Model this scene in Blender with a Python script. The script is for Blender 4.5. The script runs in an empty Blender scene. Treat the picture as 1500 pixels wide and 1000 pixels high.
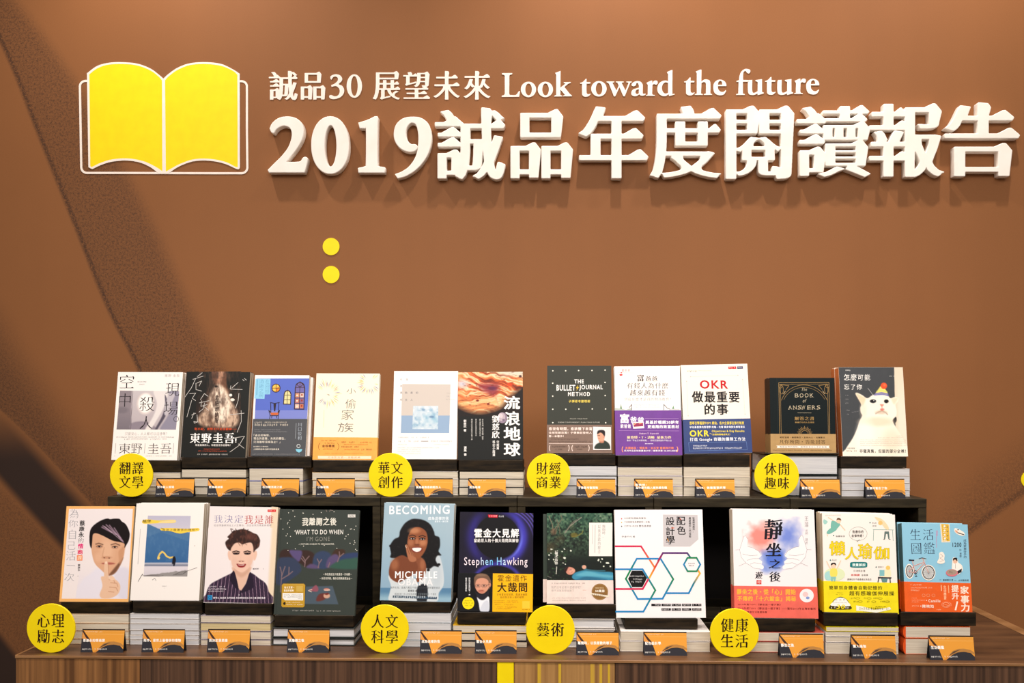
import bpy, math, random
import numpy as np
from mathutils import Vector, Matrix
random.seed(7)
SC = bpy.context.scene
COL = SC.collection

# ---------------------------------------------------------------- camera, light, exposure
CAMZ, YAW, F = 1.434, math.radians(1.91), 1500.0
TABLE_Z, SHELF_Z = 0.90, 1.2205
cd = bpy.data.cameras.new('camera'); cam = bpy.data.objects.new('camera', cd); COL.objects.link(cam)
cam.location = (0, 0, CAMZ); cam.rotation_euler = (math.pi/2, 0, YAW)
cd.sensor_width = 36; cd.lens = 36; cd.shift_y = 100/1500; cd.clip_start = .05
SC.camera = cam
vs = SC.view_settings
vs.view_transform = 'Standard'; vs.look = 'None'; vs.gamma = 1; vs.use_curve_mapping = False
vs.exposure = 0.07
WALL_Y = 2.90
w = bpy.data.worlds.new('world'); SC.world = w; w.use_nodes = True
w.node_tree.nodes['Background'].inputs[0].default_value = (1.0, .86, .72, 1)
w.node_tree.nodes['Background'].inputs[1].default_value = 0.30
def spot(name, loc, target, power, size, blend, radius, color):
    l = bpy.data.lights.new(name, 'SPOT'); l.energy = power; l.spot_size = math.radians(size)
    l.spot_blend = blend; l.shadow_soft_size = radius; l.color = color
    o = bpy.data.objects.new(name, l); COL.objects.link(o); o.location = loc
    o.rotation_euler = (Vector(target)-Vector(loc)).to_track_quat('-Z', 'Y').to_euler()
    return o
WARM = (1.0, .885, .80)
LIGHTS = 1
for lx, p in ((-1.12, 58), (.20, 70), (1.15, 56)):
    spot('ceiling_spot', (lx, WALL_Y-.46, 3.30), (lx*.93+.1, WALL_Y+.0, 1.75), p, 100, 1.0, .03, WARM)
for lx, p in ((-1.5, 50), (-.75, 56), (0, 56), (.75, 56), (1.5, 50)):
    spot('track_spot', (lx, 1.05, 3.22), (lx*.72, 2.42, 1.12), p, 58, .9, .08, (1.0, .915, .865))
def area(name, loc, target, power, sx, sy, color):
    l = bpy.data.lights.new(name, 'AREA'); l.shape = 'RECTANGLE'; l.size = sx; l.size_y = sy; l.energy = power; l.color = color
    o = bpy.data.objects.new(name, l); COL.objects.link(o); o.location = loc
    o.rotation_euler = (Vector(target)-Vector(loc)).to_track_quat('-Z', 'Y').to_euler()
area('front_fill_light', (0, -1.2, 3.3), (0, 2.7, 1.8), 95, 3.5, 1.2, (1.0,.93,.89))  # unseen frontal fill, added to brighten the wall and title

# ---------------------------------------------------------------- projection helpers
CY, SY = math.cos(YAW), math.sin(YAW)
def ray(px, py):
    dx, dz = (px-750)/F, (600-py)/F
    return Vector((-SY+CY*dx, CY+SY*dx, dz))
def P(px, py, Y):
    d = ray(px, py); return Vector((0, 0, CAMZ)) + d*(Y/d.y)
def lin(c):
    c = np.asarray(c, float)/255.0
    return np.where(c <= .04045, c/12.92, ((c+.055)/1.055)**2.4)
def L4(c): r = lin(c); return (float(r[0]), float(r[1]), float(r[2]), 1.0)

# ---------------------------------------------------------------- materials
def mat(name, col=(200,200,200), rough=.5, spec=.4, attr=False):
    m = bpy.data.materials.new(name); m.use_nodes = True
    nt = m.node_tree; b = nt.nodes['Principled BSDF']
    b.inputs['Base Color'].default_value = L4(col)
    b.inputs['Roughness'].default_value = rough
    b.inputs['Specular IOR Level'].default_value = spec
    if attr:
        a = nt.nodes.new('ShaderNodeAttribute'); a.attribute_name = 'Col'
        nt.links.new(a.outputs['Color'], b.inputs['Base Color'])
    return m
def noise_mat(name, ca, cb, scale, rough=.5, spec=.3, nscale=6, detail=4, bump=0, coord='Object', lo=.35, hi=.65):
    m = mat(name, ca, rough, spec); nt = m.node_tree; b = nt.nodes['Principled BSDF']
    tc = nt.nodes.new('ShaderNodeTexCoord'); mp = nt.nodes.new('ShaderNodeMapping'); mp.inputs['Scale'].default_value = scale
    n = nt.nodes.new('ShaderNodeTexNoise'); n.inputs['Scale'].default_value = nscale; n.inputs['Detail'].default_value = detail
    r = nt.nodes.new('ShaderNodeValToRGB'); r.color_ramp.elements[0].position = lo; r.color_ramp.elements[1].position = hi
    r.color_ramp.elements[0].color = L4(ca); r.color_ramp.elements[1].color = L4(cb)
    nt.links.new(tc.outputs[coord], mp.inputs[0]); nt.links.new(mp.outputs[0], n.inputs['Vector'])
    nt.links.new(n.outputs['Fac'], r.inputs[0]); nt.links.new(r.outputs[0], b.inputs['Base Color'])
    if bump:
        bp = nt.nodes.new('ShaderNodeBump'); bp.inputs['Strength'].default_value = bump; bp.inputs['Distance'].default_value = .001
        nt.links.new(n.outputs['Fac'], bp.inputs['Height']); nt.links.new(bp.outputs[0], b.inputs['Normal'])
    return m
_mc = {}
def cmat(col, rough=.45, spec=.4, kind='coated_paper'):
    k = (tuple(col), rough, kind)
    if k not in _mc:
        col = tuple(255*(c/255)**1.10 for c in col); d = tuple(max(0, c*.96-1) for c in col)
        _mc[k] = noise_mat(kind, col, d, (1,1,1), rough, spec, 60, 3)
    return _mc[k]

# ---------------------------------------------------------------- object helpers
def link(o, parent=None):
    COL.objects.link(o)
    if parent: o.parent = parent
    return o
def mesh_obj(name, V, Fc, m, parent=None, loc=None, smooth=False, cols=None):
    me = bpy.data.meshes.new(name)
    me.from_pydata([tuple(v) for v in V], [], Fc)
    if m: me.materials.append(m)
    if cols is not None:
        a = me.color_attributes.new('Col', 'FLOAT_COLOR', 'POINT')
        a.data.foreach_set('color', np.asarray(cols, np.float32).ravel())
    if smooth: me.shade_smooth()
    me.update()
    o = bpy.data.objects.new(name, me); link(o, parent)
    if loc is not None: o.location = loc
    return o
def thing(name, label, cat, loc, rot=(0,0,0), group=None):
    o = bpy.data.objects.new(name, None); o.empty_display_size = .02
    COL.objects.link(o); o.location = loc; o.rotation_euler = rot
    o['label'] = label; o['category'] = cat
    if group: o['group'] = group
    return o
def tag(o, label, cat, group=None):
    o['label'] = label; o['category'] = cat
    if group: o['group'] = group
    return o
def boxvf(x0, x1, y0, y1, z0, z1, bev=0.0):
    if not bev:
        V = [(x0,y0,z0),(x1,y0,z0),(x1,y1,z0),(x0,y1,z0),(x0,y0,z1),(x1,y0,z1),(x1,y1,z1),(x0,y1,z1)]
        Fc = [(3,2,1,0),(4,5,6,7),(0,1,5,4),(1,2,6,5),(2,3,7,6),(3,0,4,7)]
        return V, Fc
    b = min(bev, (x1-x0)/2.2, (y1-y0)/2.2, (z1-z0)/2.2); V = []; Fc = []
    idx = {}
    for sx in (0,1):
        for sy in (0,1):
            for sz in (0,1):
                for ax in range(3):
                    p = [x1 if sx else x0, y1 if sy else y0, z1 if sz else z0]
                    s = (sx, sy, sz)
                    for k in range(3):
                        if k != ax: p[k] += -b if s[k] else b
                    idx[(sx,sy,sz,ax)] = len(V); V.append(tuple(p))
    def fix(f, n):
        a, bb, c = (Vector(V[f[0]]), Vector(V[f[1]]), Vector(V[f[2]]))
        return f if (bb-a).cross(c-a).dot(n) > 0 else f[::-1]
    for ax in range(3):
        u, v = [k for k in range(3) if k != ax]
        for s in (0,1):
            f = []
            for (a, c) in ((0,0),(1,0),(1,1),(0,1)):
                t = [0,0,0]; t[ax] = s; t[u] = a; t[v] = c; f.append(idx[(t[0],t[1],t[2],ax)])
            n = Vector((0,0,0)); n[ax] = 1 if s else -1; Fc.append(tuple(fix(f, n)))
        for a in (0,1):            # edges along ax
            for c in (0,1):
                f = []
                for (e, q) in ((0,u),(1,u),(1,v),(0,v)):
                    t = [0,0,0]; t[ax] = e; t[u] = a; t[v] = c; f.append(idx[(t[0],t[1],t[2],q)])
                n = Vector((0,0,0)); n[u] = 1 if a else -1; n[v] = 1 if c else -1; Fc.append(tuple(fix(f, n)))
    for sx in (0,1):
        for sy in (0,1):
            for sz in (0,1):
                n = Vector((1 if sx else -1, 1 if sy else -1, 1 if sz else -1))
                Fc.append(tuple(fix([idx[(sx,sy,sz,k)] for k in range(3)], n)))
    return V, Fc
def merge(*parts):
    V = []; Fc = []
    for v, f in parts:
        o = len(V); V += list(v); Fc += [tuple(i+o for i in q) for q in f]
    return V, Fc
def box(name, x0, x1, y0, y1, z0, z1, m, parent=None, bev=0.0):
    cx, cy, cz = (x0+x1)/2, (y0+y1)/2, z0
    if parent: cx = cy = cz = 0
    V, Fc = boxvf(x0-cx, x1-cx, y0-cy, y1-cy, z0-cz, z1-cz, bev)
    return mesh_obj(name, V, Fc, m, parent, (cx, cy, cz))

# ---------------------------------------------------------------- glyphs
_fc = bpy.data.curves.new('glyph_source', 'FONT'); _fc.size = 1.0
_fo = bpy.data.objects.new('glyph_source', _fc); COL.objects.link(_fo)
_raw = {}
def raw_glyph(ch):
    if ch in _raw: return _raw[ch]
    _fc.body = ch+'|'
    bpy.context.view_layer.update()
    c = _fo.to_curve(bpy.context.evaluated_depsgraph_get())
    sp = [[(np.array(p.co[:2]), np.array(p.handle_left[:2]), np.array(p.handle_right[:2])) for p in s.bezier_points] for s in c.splines]
    _fo.to_curve_clear()
    bar = sp.pop(); adv = min(p[0][0] for p in bar)
    _raw[ch] = (sp, adv); return _raw[ch]
def sample(sp, res):
    out = []
    n = len(sp)
    for i in range(n):
        p0, _, h0 = sp[i]; p1, h1, _ = sp[(i+1) % n]
        out.append(p0)
        d = p1-p0; L = np.hypot(*d)+1e-9
        dev = max(abs(np.cross(d, h0-p0)), abs(np.cross(d, h1-p0)))/L
        if dev < .003: continue
        k = max(2, int(res*min(1, .35+dev*9)))
        for j in range(1, k):
            t = j/k; s = 1-t
            out.append(s**3*p0+3*s*s*t*h0+3*s*t*t*h1+t**3*p1)
    q = [out[0]]
    for p in out[1:]:
        if np.hypot(*(p-q[-1])) > 1e-4: q.append(p)
    if np.hypot(*(q[0]-q[-1])) < 1e-4: q.pop()
    return np.array(q)
def area2(p):
    x, y = p[:,0], p[:,1]; return float(np.sum(x*np.roll(y,-1)-y*np.roll(x,-1)))/2
def embolden(p, wx, wy):
    a = p-np.roll(p,1,0); b = np.roll(p,-1,0)-p
    a /= np.linalg.norm(a,axis=1)[:,None]+1e-9; b /= np.linalg.norm(b,axis=1)[:,None]+1e-9
    na = np.stack([a[:,1],-a[:,0]],1); nb = np.stack([b[:,1],-b[:,0]],1)
    w_ = np.array([wx, wy]); oa = na*w_; ob = nb*w_
    n = na+nb; l = np.linalg.norm(n,axis=1)[:,None]+1e-6
    n /= l
    k = 1/np.maximum(.45, np.sum(n*na,1))[:,None]
    return p+n*w_*np.minimum(k, 1.8)
def uroko(p, s, hmax):
    """mincho style triangles at the right end of thin horizontal strokes and on right shoulders"""
    n = len(p); out = []
    for i in range(n):
        a = p[i-1]; b = p[i]; c = p[(i+1)%n]; d = p[(i+2)%n]; z = p[i-2]
        ab = b-a; bc = c-b; cd_ = d-c
        out_b = [b]
        if ab[1] > .12 and abs(ab[0]) < .15*ab[1] and -.2 < bc[0] < -.03 and abs(bc[1]) < .02 and cd_[1] < -.08:
            # top of a vertical stroke
            out_b = [b+np.array([s*.28, -s*.30]), b+np.array([-s*.05, s*.16]), c+np.array([s*.05, s*.26])]
        # b is top-right corner of a stroke end : a->b goes up (outward +x), b->c goes left
        elif ab[1] > .01 and abs(ab[0]) < .25*ab[1] and bc[0] < -.10 and abs(bc[1]) < .12*abs(bc[0]):
            za = a-z; q = min(1.0, -bc[0]/(s*2.6))
            end = ab[1] < hmax and za[0] > .06 and abs(za[1]) < .3*abs(za[0])
            if end:
                out_b = [b+np.array([s*.18, -ab[1]*.3]), b+np.array([-s*.80*q, s*.66*(.5+.5*q)]), b+np.array([-s*1.15*q, s*.60*(.5+.5*q)]), b+np.array([-s*2.3*q, 0])]
            elif ab[1] >= hmax:
                out_b = [b+np.array([s*.32, -s*.40]), b+np.array([-s*.40*q, s*.42]), b+np.array([-s*.75*q, s*.42]), b+np.array([-s*1.7*q, 0])]
        out += out_b
    return np.array(out)
STY = {  # wx, wy, uroko size
    's': (0, 0, 0), 'sb': (.016, .012, 0), 'sB': (.03, .018, 0), 'sl': (-.012, -.012, 0),
    'm': (.006, -.014, .085), 'ml': (-.008, -.018, .065), 'mm': (.017, -.012, .095), 'mb': (.028, -.008, .10), 'mB': (.031, -.005, .115),
    'h': (.004, .004, 0), 'hb': (.02, .02, 0)}
_gl = {}
def union(ps, g=1/90.0, blur=1):
    """non-zero winding union of outlines through a fine raster and marching squares"""
    A = np.vstack(ps); mn = A.min(0)-g*4; mx = A.max(0)+g*4; S = 2
    h = g/S
    nx, ny = int((mx[0]-mn[0])/h)+2, int((mx[1]-mn[1])/h)+2
    nx += nx % 2; ny += ny % 2
    D = np.zeros((ny, nx+1))
    for p in ps:
        q = (p-mn)/h-.5; r = np.roll(q, -1, 0)
        for (ax, ay), (bx, by) in zip(q, r):
            if ay == by: continue
            sg = 1 if by < ay else -1
            if ay > by: ax, ay, bx, by = bx, by, ax, ay
            j = np.arange(max(0, math.ceil(ay)), min(ny, math.ceil(by)))
            if not len(j): continue
            x = np.clip(np.ceil(ax+(bx-ax)*(j-ay)/(by-ay)).astype(int), 0, nx)
            np.add.at(D, (j, x), sg)
    W = (np.cumsum(D, 1)[:, :nx] > .5).astype(float)
    W = W.reshape(ny//2, 2, nx//2, 2).mean((1, 3))
    for _ in range(blur):
        Z = np.pad(W, 1); W = (Z[1:-1,1:-1]*4+(Z[:-2,1:-1]+Z[2:,1:-1]+Z[1:-1,:-2]+Z[1:-1,2:])*2+Z[:-2,:-2]+Z[2:,2:]+Z[:-2,2:]+Z[2:,:-2])/16
    H, Wd = W.shape; T = W-.5
    T[T == 0] = 1e-6
    c = (T[:-1,:-1] > 0)*1+(T[:-1,1:] > 0)*2+(T[1:,1:] > 0)*4+(T[1:,:-1] > 0)*8
    ys, xs = np.nonzero((c > 0) & (c < 15)); nxt = {}
    TBL = {1:[(3,0)],2:[(0,1)],3:[(3,1)],4:[(1,2)],5:[(3,0),(1,2)],6:[(0,2)],7:[(3,2)],8:[(2,3)],9:[(2,0)],10:[(0,1),(2,3)],11:[(2,1)],12:[(1,3)],13:[(1,0)],14:[(0,3)]}
    def key(y, x, e): return ((y, x, 0), (y, x+1, 1), (y+1, x, 0), (y, x, 1))[e]
    for y, x in zip(ys.tolist(), xs.tolist()):
        for a, b in TBL[int(c[y, x])]: nxt[key(y, x, a)] = key(y, x, b)
    def pt(k):
        y, x, d = k
        if d == 0: t = T[y,x]/(T[y,x]-T[y,x+1]); return (x+t, y)
        t = T[y,x]/(T[y,x]-T[y+1,x]); return (x, y+t)
    out = []
    while nxt:
        k0 = next(iter(nxt)); k = k0; L = []
        while k in nxt: L.append(pt(k)); k = nxt.pop(k)
        if len(L) < 6: continue
        p = np.array(L); m = len(p)//2
        p = np.vstack([dp(p[:m+1], .16)[:-1], dp(np.vstack([p[m:], p[:1]]), .16)[:-1]])
        if len(p) < 3: continue
        p = (p*2+1)*h+mn
        if abs(area2(p)) > g*g*3: out.append(p)
    return out
def dp(p, eps):
    keep = np.zeros(len(p), bool); keep[0] = keep[-1] = True; st = [(0, len(p)-1)]
    while st:
        a, b = st.pop()
        if b-a < 2: continue
        d = p[b]-p[a]; L = np.hypot(*d)
        q = p[a+1:b]-p[a]
        e = np.abs(q[:,0]*d[1]-q[:,1]*d[0])/L if L > 1e-9 else np.hypot(q[:,0], q[:,1])
        i = int(e.argmax())
        if e[i] > eps: keep[a+1+i] = True; st += [(a, a+1+i), (a+1+i, b)]
    return p[keep]
def glyph_outline(ch, st, res=6):
    sp, adv = raw_glyph(ch)
    wx, wy, us = STY[st]
    ps = [sample(s, res) for s in sp if len(s) > 1]
    ps = [p for p in ps if len(p) > 2]
    if ps:
        big = max(ps, key=lambda p: abs(area2(p)))
        if area2(big) < 0: ps = [p[::-1] for p in ps]
    r = []
    for p in ps:
        if wx or wy: p = embolden(p, wx, wy)
        if us and ord(ch) > 0x2e80: p = uroko(p, us, .115+2*wy)
        r.append(p)
    if r and (wx > 0 or us):
        r = union(r, 1/(180.0 if res > 6 else 80.0), 2 if res > 6 else 0)
    return r, adv
def fill2d(ps):
    """fill closed outlines (with holes) -> verts (n,2), tris"""
    cu = bpy.data.curves.new('f', 'CURVE'); cu.dimensions = '2D'; cu.fill_mode = 'BOTH'
    for p in ps:
        s = cu.splines.new('POLY'); s.points.add(len(p)-1)
        s.points.foreach_set('co', np.column_stack([p, np.zeros(len(p)), np.ones(len(p))]).astype(np.float32).ravel())
        s.use_cyclic_u = True
    o = bpy.data.objects.new('f', cu)
    me = o.to_mesh()
    n = len(me.vertices); v = np.empty(n*3, np.float32); me.vertices.foreach_get('co', v)
    fs = [tuple(q.vertices) for q in me.polygons]
    o.to_mesh_clear(); bpy.data.objects.remove(o); bpy.data.curves.remove(cu)
    return v.reshape(-1,3)[:,:2].astype(float), fs
def glyph(ch, st, res=3):
    k = (ch, st, res)
    if k not in _gl:
        ps, adv = glyph_outline(ch, st, res)
        if ps: V, Fc = fill2d(ps)
        else: V, Fc = np.zeros((0,2)), []
        _gl[k] = (V, Fc, adv)
    return _gl[k]
def layout(text, st, vert=False, res=3, pitch=1.0):
    """returns list of (V,F) in a y-up frame, then bbox"""
    parts = []; x = y = 0
    for ch in text:
        if ch == ' ':
            if vert: y -= .5
            else: x += .32
            continue
        V, Fc, adv = glyph(ch, st, res)
        if vert:
            if ch in 'ー—-…': V = np.column_stack([V[:,1]-.35+.5, 1-V[:,0]-.1])
            parts.append((V+[x, y], Fc)); y -= pitch
        else:
            parts.append((V+[x, y], Fc)); x += adv*pitch if ord(ch) > 0x2e80 else adv
    return parts
def text_in_box(text, x0, y0, x1, y1, st='s', vert=False, res=3, pitch=1.0, skew=0, jit=0):
    """fit text into box; y grows downward in the returned frame"""
    parts = layout(text, st, vert, res, pitch)
    parts = [p for p in parts if len(p[0])]
    if jit:
        q = []
        for V, Fc in parts:
            c = V.mean(0); a = random.uniform(-jit, jit); s = 1+random.uniform(-jit, jit)
            R = np.array([[math.cos(a), -math.sin(a)],[math.sin(a), math.cos(a)]])
            q.append(((V-c)@R.T*s+c+np.array([0, random.uniform(-jit,jit)*.3]), Fc))
        parts = q
    A = np.vstack([p[0] for p in parts]); mn, mx = A.min(0), A.max(0)
    if text in ('一', '—'): mn = np.array([mn[0], mn[1]-.4]); mx = np.array([mx[0], mx[1]+.4])
    V = []; Fc = []
    sx, sy = (x1-x0)/(mx[0]-mn[0]), (y1-y0)/(mx[1]-mn[1])
    n = 0
    for v, f in parts:
        X = x0+(v[:,0]-mn[0])*sx; Y = y1-(v[:,1]-mn[1])*sy
        X = X+skew*(y1-Y)
        V.append(np.column_stack([X, Y])); Fc += [tuple(i+n for i in q) for q in f]; n += len(v)
    return np.vstack(V), Fc
# hand drawn roman letters ------------------------------------------------
def spl(pts, k=5):
    """pts: list of (x,y[,1]) ; flagged ones are corners; catmull-rom between"""
    n = len(pts); out = []
    for i in range(n):
        p0, p1, p2, p3 = pts[i-1], pts[i], pts[(i+1)%n], pts[(i+2)%n]
        a = np.array(p1[:2], float); b = np.array(p2[:2], float); out.append(a)
        c1, c2 = len(p1) > 2, len(p2) > 2
        if c1 and c2: continue
        m1 = (b-np.array(p0[:2]))/2 if not c1 else (b-a)*.8
        m2 = (np.array(p3[:2])-a)/2 if not c2 else (b-a)*.8
        for j in range(1, k):
            t = j/k
            out.append((2*t**3-3*t*t+1)*a+(t**3-2*t*t+t)*m1+(-2*t**3+3*t*t)*b+(t**3-t*t)*m2)
    return np.array(out)
def parse(s):
    r = []
    for w_ in s.split():
        c = w_.endswith('!'); a, b = w_.rstrip('!').split(',')
        r.append((float(a), float(b), 1) if c else (float(a), float(b)))
    return r
def ell(cx, cy, rx, ry, n=40, e=1.0):
    t = np.linspace(0, 2*math.pi, n, endpoint=False)
    c, s = np.cos(t), np.sin(t)
    return np.column_stack([cx+rx*np.sign(c)*np.abs(c)**e, cy+ry*np.sign(s)*np.abs(s)**e])
# ---------------------------------------------------------------- wall, floor
def wall_material():
    m = mat('printed_wall_graphic', (146, 96, 66), .62, .25); nt = m.node_tree; N = nt.nodes; Lk = nt.links
    b = N['Principled BSDF']; tc = N.new('ShaderNodeTexCoord'); sep = N.new('ShaderNodeSeparateXYZ')
    Lk.new(tc.outputs['Object'], sep.inputs[0])
    def M(op, a, b_=None, c=None):
        n = N.new('ShaderNodeMath'); n.operation = op
        for i, v in enumerate((a, b_, c)):
            if v is None: continue
            if isinstance(v, (int, float)): n.inputs[i].default_value = v
            else: Lk.new(v, n.inputs[i])
        return n.outputs[0]
    x, z = sep.outputs['X'], sep.outputs['Z']
    def noise(sc, det=3, rough=.6):
        n = N.new('ShaderNodeTexNoise'); n.inputs['Scale'].default_value = sc; n.inputs['Detail'].default_value = det
        n.inputs['Roughness'].default_value = rough; Lk.new(tc.outputs['Object'], n.inputs['Vector']); return n.outputs['Fac']
    fine, mid, big = noise(420, 2, .7), noise(150, 3, .7), noise(9, 3)
    def curve_x(pts):      # x of the line as a function of z, through a float curve (0..1 mapped)
        n = N.new('ShaderNodeFloatCurve'); c = n.mapping.curves[0]
        zs = [p[1] for p in pts]; xs = [p[0] for p in pts]
        z0, z1, x0, x1 = min(zs), max(zs), min(xs), max(xs)
        Q = sorted(((zz-z0)/(z1-z0), (xx-x0)/(x1-x0)) for xx, zz in pts)
        c.points[0].location = Q[0]; c.points[1].location = Q[-1]
        for q in Q[1:-1]: c.points.new(*q)
        n.mapping.update()
        Lk.new(M('DIVIDE', M('SUBTRACT', z, z0), z1-z0), n.inputs['Value'])
        return M('ADD', M('MULTIPLY', n.outputs[0], x1-x0), x0)
    def W(px, py): p = P(px, py, WALL_Y); return p.x, p.z
    def smooth(v, a, b_):
        n = N.new('ShaderNodeMapRange'); n.interpolation_type = 'SMOOTHSTEP'; Lk.new(v, n.inputs[0])
        n.inputs[1].default_value = a; n.inputs[2].default_value = b_; return n.outputs[0]
    # main stroke, upper left to the shelf
    l1 = curve_x([W(-40,-20), W(10,75), W(60,200), W(112,330), W(160,450), W(205,540), W(290,760), W(380,1000)])
    d1 = M('SUBTRACT', x, l1)
    r1 = curve_x([W(10,-20), W(110,110), W(180,230), W(240,350), W(300,480), W(345,560), W(420,760), W(500,1000)])
    e1 = M('SUBTRACT', r1, x)
    grain = M('ADD', M('MULTIPLY', fine, .55), M('MULTIPLY', mid, .6))
    band1 = M('MULTIPLY', smooth(d1, -.002, .006), smooth(e1, -.02, .05))
    band1 = M('MULTIPLY', band1, M('ADD', .22, M('MULTIPLY', smooth(grain, .50, .72), .5)))
    edge1 = M('MULTIPLY', smooth(M('ABSOLUTE', d1), .016, .001), smooth(grain, .40, .62))
    # lower left dark stroke
    l2 = curve_x([W(-160,480), W(0,600), W(99,700), W(220,840), W(330,1010)])
    r2 = curve_x([W(-160,250), W(0,430), W(60,525), W(150,650), W(280,820), W(400,1010)])
    d2 = M('SUBTRACT', x, l2); e2 = M('SUBTRACT', r2, x)
    band2 = M('MULTIPLY', smooth(d2, -.015, .01), smooth(e2, -.02, .16))
    band2 = M('MULTIPLY', band2, M('ADD', .42, M('MULTIPLY', smooth(grain, .48, .72), .42)))
    # dark core of it
    l3 = curve_x([W(-160,520), W(0,706), W(99,817), W(200,930), W(270,1010)])
    r3 = curve_x([W(-160,400), W(0,585), W(99,700), W(132,736), W(220,840), W(350,1010)])
    band3 = M('MULTIPLY', M('MULTIPLY', smooth(M('SUBTRACT', x, l3), -.02, .03), smooth(M('SUBTRACT', r3, x), -.02, .06)), smooth(z, P(0,560,WALL_Y).z, P(0,680,WALL_Y).z))
    # bottom left corner dark
    l4 = curve_x([W(-160,760), W(0,923), W(30,960), W(80,1015)])
    band4 = M('MULTIPLY', smooth(M('SUBTRACT', l4, x), -.02, .03), smooth(z, P(0,860,WALL_Y).z, P(0,930,WALL_Y).z))
    # right stroke (z as a function of x)
    def line(pa, pb):
        a, b_ = W(*pa), W(*pb); dx, dz = b_[0]-a[0], b_[1]-a[1]; L = math.hypot(dx, dz)
        return M('SUBTRACT', M('MULTIPLY', M('SUBTRACT', x, a[0]), -dz/L), M('MULTIPLY', M('SUBTRACT', z, a[1]), -dx/L))
    wob = M('MULTIPLY', M('SUBTRACT', mid, .5), .012)
    s5 = M('ADD', line((1400,790), (1500,717)), wob)
    up5 = smooth(x, W(1330,0)[0], W(1430,0)[0])
    band5 = M('MULTIPLY', M('MULTIPLY', smooth(s5, -.002, .005), smooth(s5, .16, .03)), M('MULTIPLY', smooth(grain, .42, .74), up5))
    edge5 = M('MULTIPLY', M('MULTIPLY', smooth(M('ABSOLUTE', s5), .02, .002), smooth(grain, .42, .62)), up5)
    mask = M('MAXIMUM', band1, M('MULTIPLY', edge1, .8))
    mask = M('MAXIMUM', mask, M('MULTIPLY', band2, .9))
    low = M('MULTIPLY', smooth(M('SUBTRACT', l3, x), -.05, .03), smooth(z, P(0,600,WALL_Y).z, P(0,760,WALL_Y).z))  # lower-left print texture, with light falloff darkened into it
    mask = M('MAXIMUM', mask, M('MULTIPLY', low, M('ADD', .26, M('MULTIPLY', smooth(grain, .50, .72), .34)))); mask = M('MAXIMUM', mask, M('MULTIPLY', band3, .97))
    mask = M('MAXIMUM', mask, M('MULTIPLY', band4, .97))
    mask = M('MAXIMUM', mask, M('MAXIMUM', M('MULTIPLY', band5, .5), M('MULTIPLY', edge5, .6)))
    mpv = N.new('ShaderNodeMapping'); mpv.inputs['Scale'].default_value = (7, 1, .25); Lk.new(tc.outputs['Object'], mpv.inputs[0])
    nv = N.new('ShaderNodeTexNoise'); nv.inputs['Scale'].default_value = 1.0; nv.inputs['Detail'].default_value = 4; Lk.new(mpv.outputs[0], nv.inputs['Vector'])
    base = N.new('ShaderNodeMix'); base.data_type = 'RGBA'
    base.inputs['A'].default_value = L4((151, 98, 56)); base.inputs['B'].default_value = L4((127, 81, 45))
    Lk.new(M('ADD', M('MULTIPLY', fine, .7), M('ADD', M('MULTIPLY', big, .15), M('MULTIPLY', nv.outputs['Fac'], .3))), base.inputs['Factor'])
    mx = N.new('ShaderNodeMix'); mx.data_type = 'RGBA'; Lk.new(mask, mx.inputs['Factor'])
    Lk.new(base.outputs['Result'], mx.inputs['A']); mx.inputs['B'].default_value = L4((42, 30, 26))
    Lk.new(mx.outputs['Result'], b.inputs['Base Color'])
    bp = N.new('ShaderNodeBump'); bp.inputs['Strength'].default_value = .12; bp.inputs['Distance'].default_value = .001
    Lk.new(fine, bp.inputs['Height']); Lk.new(bp.outputs[0], b.inputs['Normal'])
    return m
o = mesh_obj('wall_back', *boxvf(-2.6, 2.6, WALL_Y, WALL_Y+.12, 0, 3.4), wall_material()); o['kind'] = 'structure'
o = mesh_obj('floor', *boxvf(-2.6, 2.6, -2.2, WALL_Y, -.08, 0), noise_mat('floor_tile', (120,108,96), (104,92,80), (1,1,1), .4, .4, 3)); o['kind'] = 'structure'

# ---------------------------------------------------------------- things on the wall
M_VINYL = noise_mat('white_vinyl', (250,240,230), (244,232,222), (1,1,1), .5, .3, 30)
M_YEL = noise_mat('yellow_vinyl', (252,226,0), (248,220,0), (1,1,1), .5, .3, 30)
M_FOAM = noise_mat('white_board_letter', (250,244,236), (246,238,228), (1,1,1), .55, .3, 20)
def wall_poly(name, ps, s, ox, oy, Y, th, m, parent=None, bev=0.0):
    """ps outlines in crop coordinates; builds an extruded solid standing th off the plane Y"""
    q = []
    for p in ps:
        r = np.array([[*(lambda v: (v.x, v.z))(P(ox+a/s, oy+b_/s, Y-th))] for a, b_ in p])
        q.append(r)
    A = np.vstack(q); c = (A.min(0)+A.max(0))/2
    cu = bpy.data.curves.new(name, 'CURVE'); cu.dimensions = '2D'; cu.fill_mode = 'BOTH'
    cu.extrude = th/2-bev; cu.bevel_depth = bev; cu.bevel_resolution = 1; cu.offset = -bev*.6
    for p in q:
        sp = cu.splines.new('POLY'); sp.points.add(len(p)-1)
        sp.points.foreach_set('co', np.column_stack([p-c, np.zeros(len(p)), np.ones(len(p))]).astype(np.float32).ravel())
        sp.use_cyclic_u = True
    t = bpy.data.objects.new(name, cu); me = bpy.data.meshes.new_from_object(t)
    bpy.data.objects.remove(t); bpy.data.curves.remove(cu)
    me.transform(Matrix.Rotation(math.pi/2, 4, 'X')); me.materials.clear(); me.materials.append(m); me.name = name
    o = bpy.data.objects.new(name, me); link(o, parent)
    loc = Vector((c[0], Y-th/2-.0004, c[1]))
    o.location = loc-(parent.location if parent else Vector())
    return o
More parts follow.
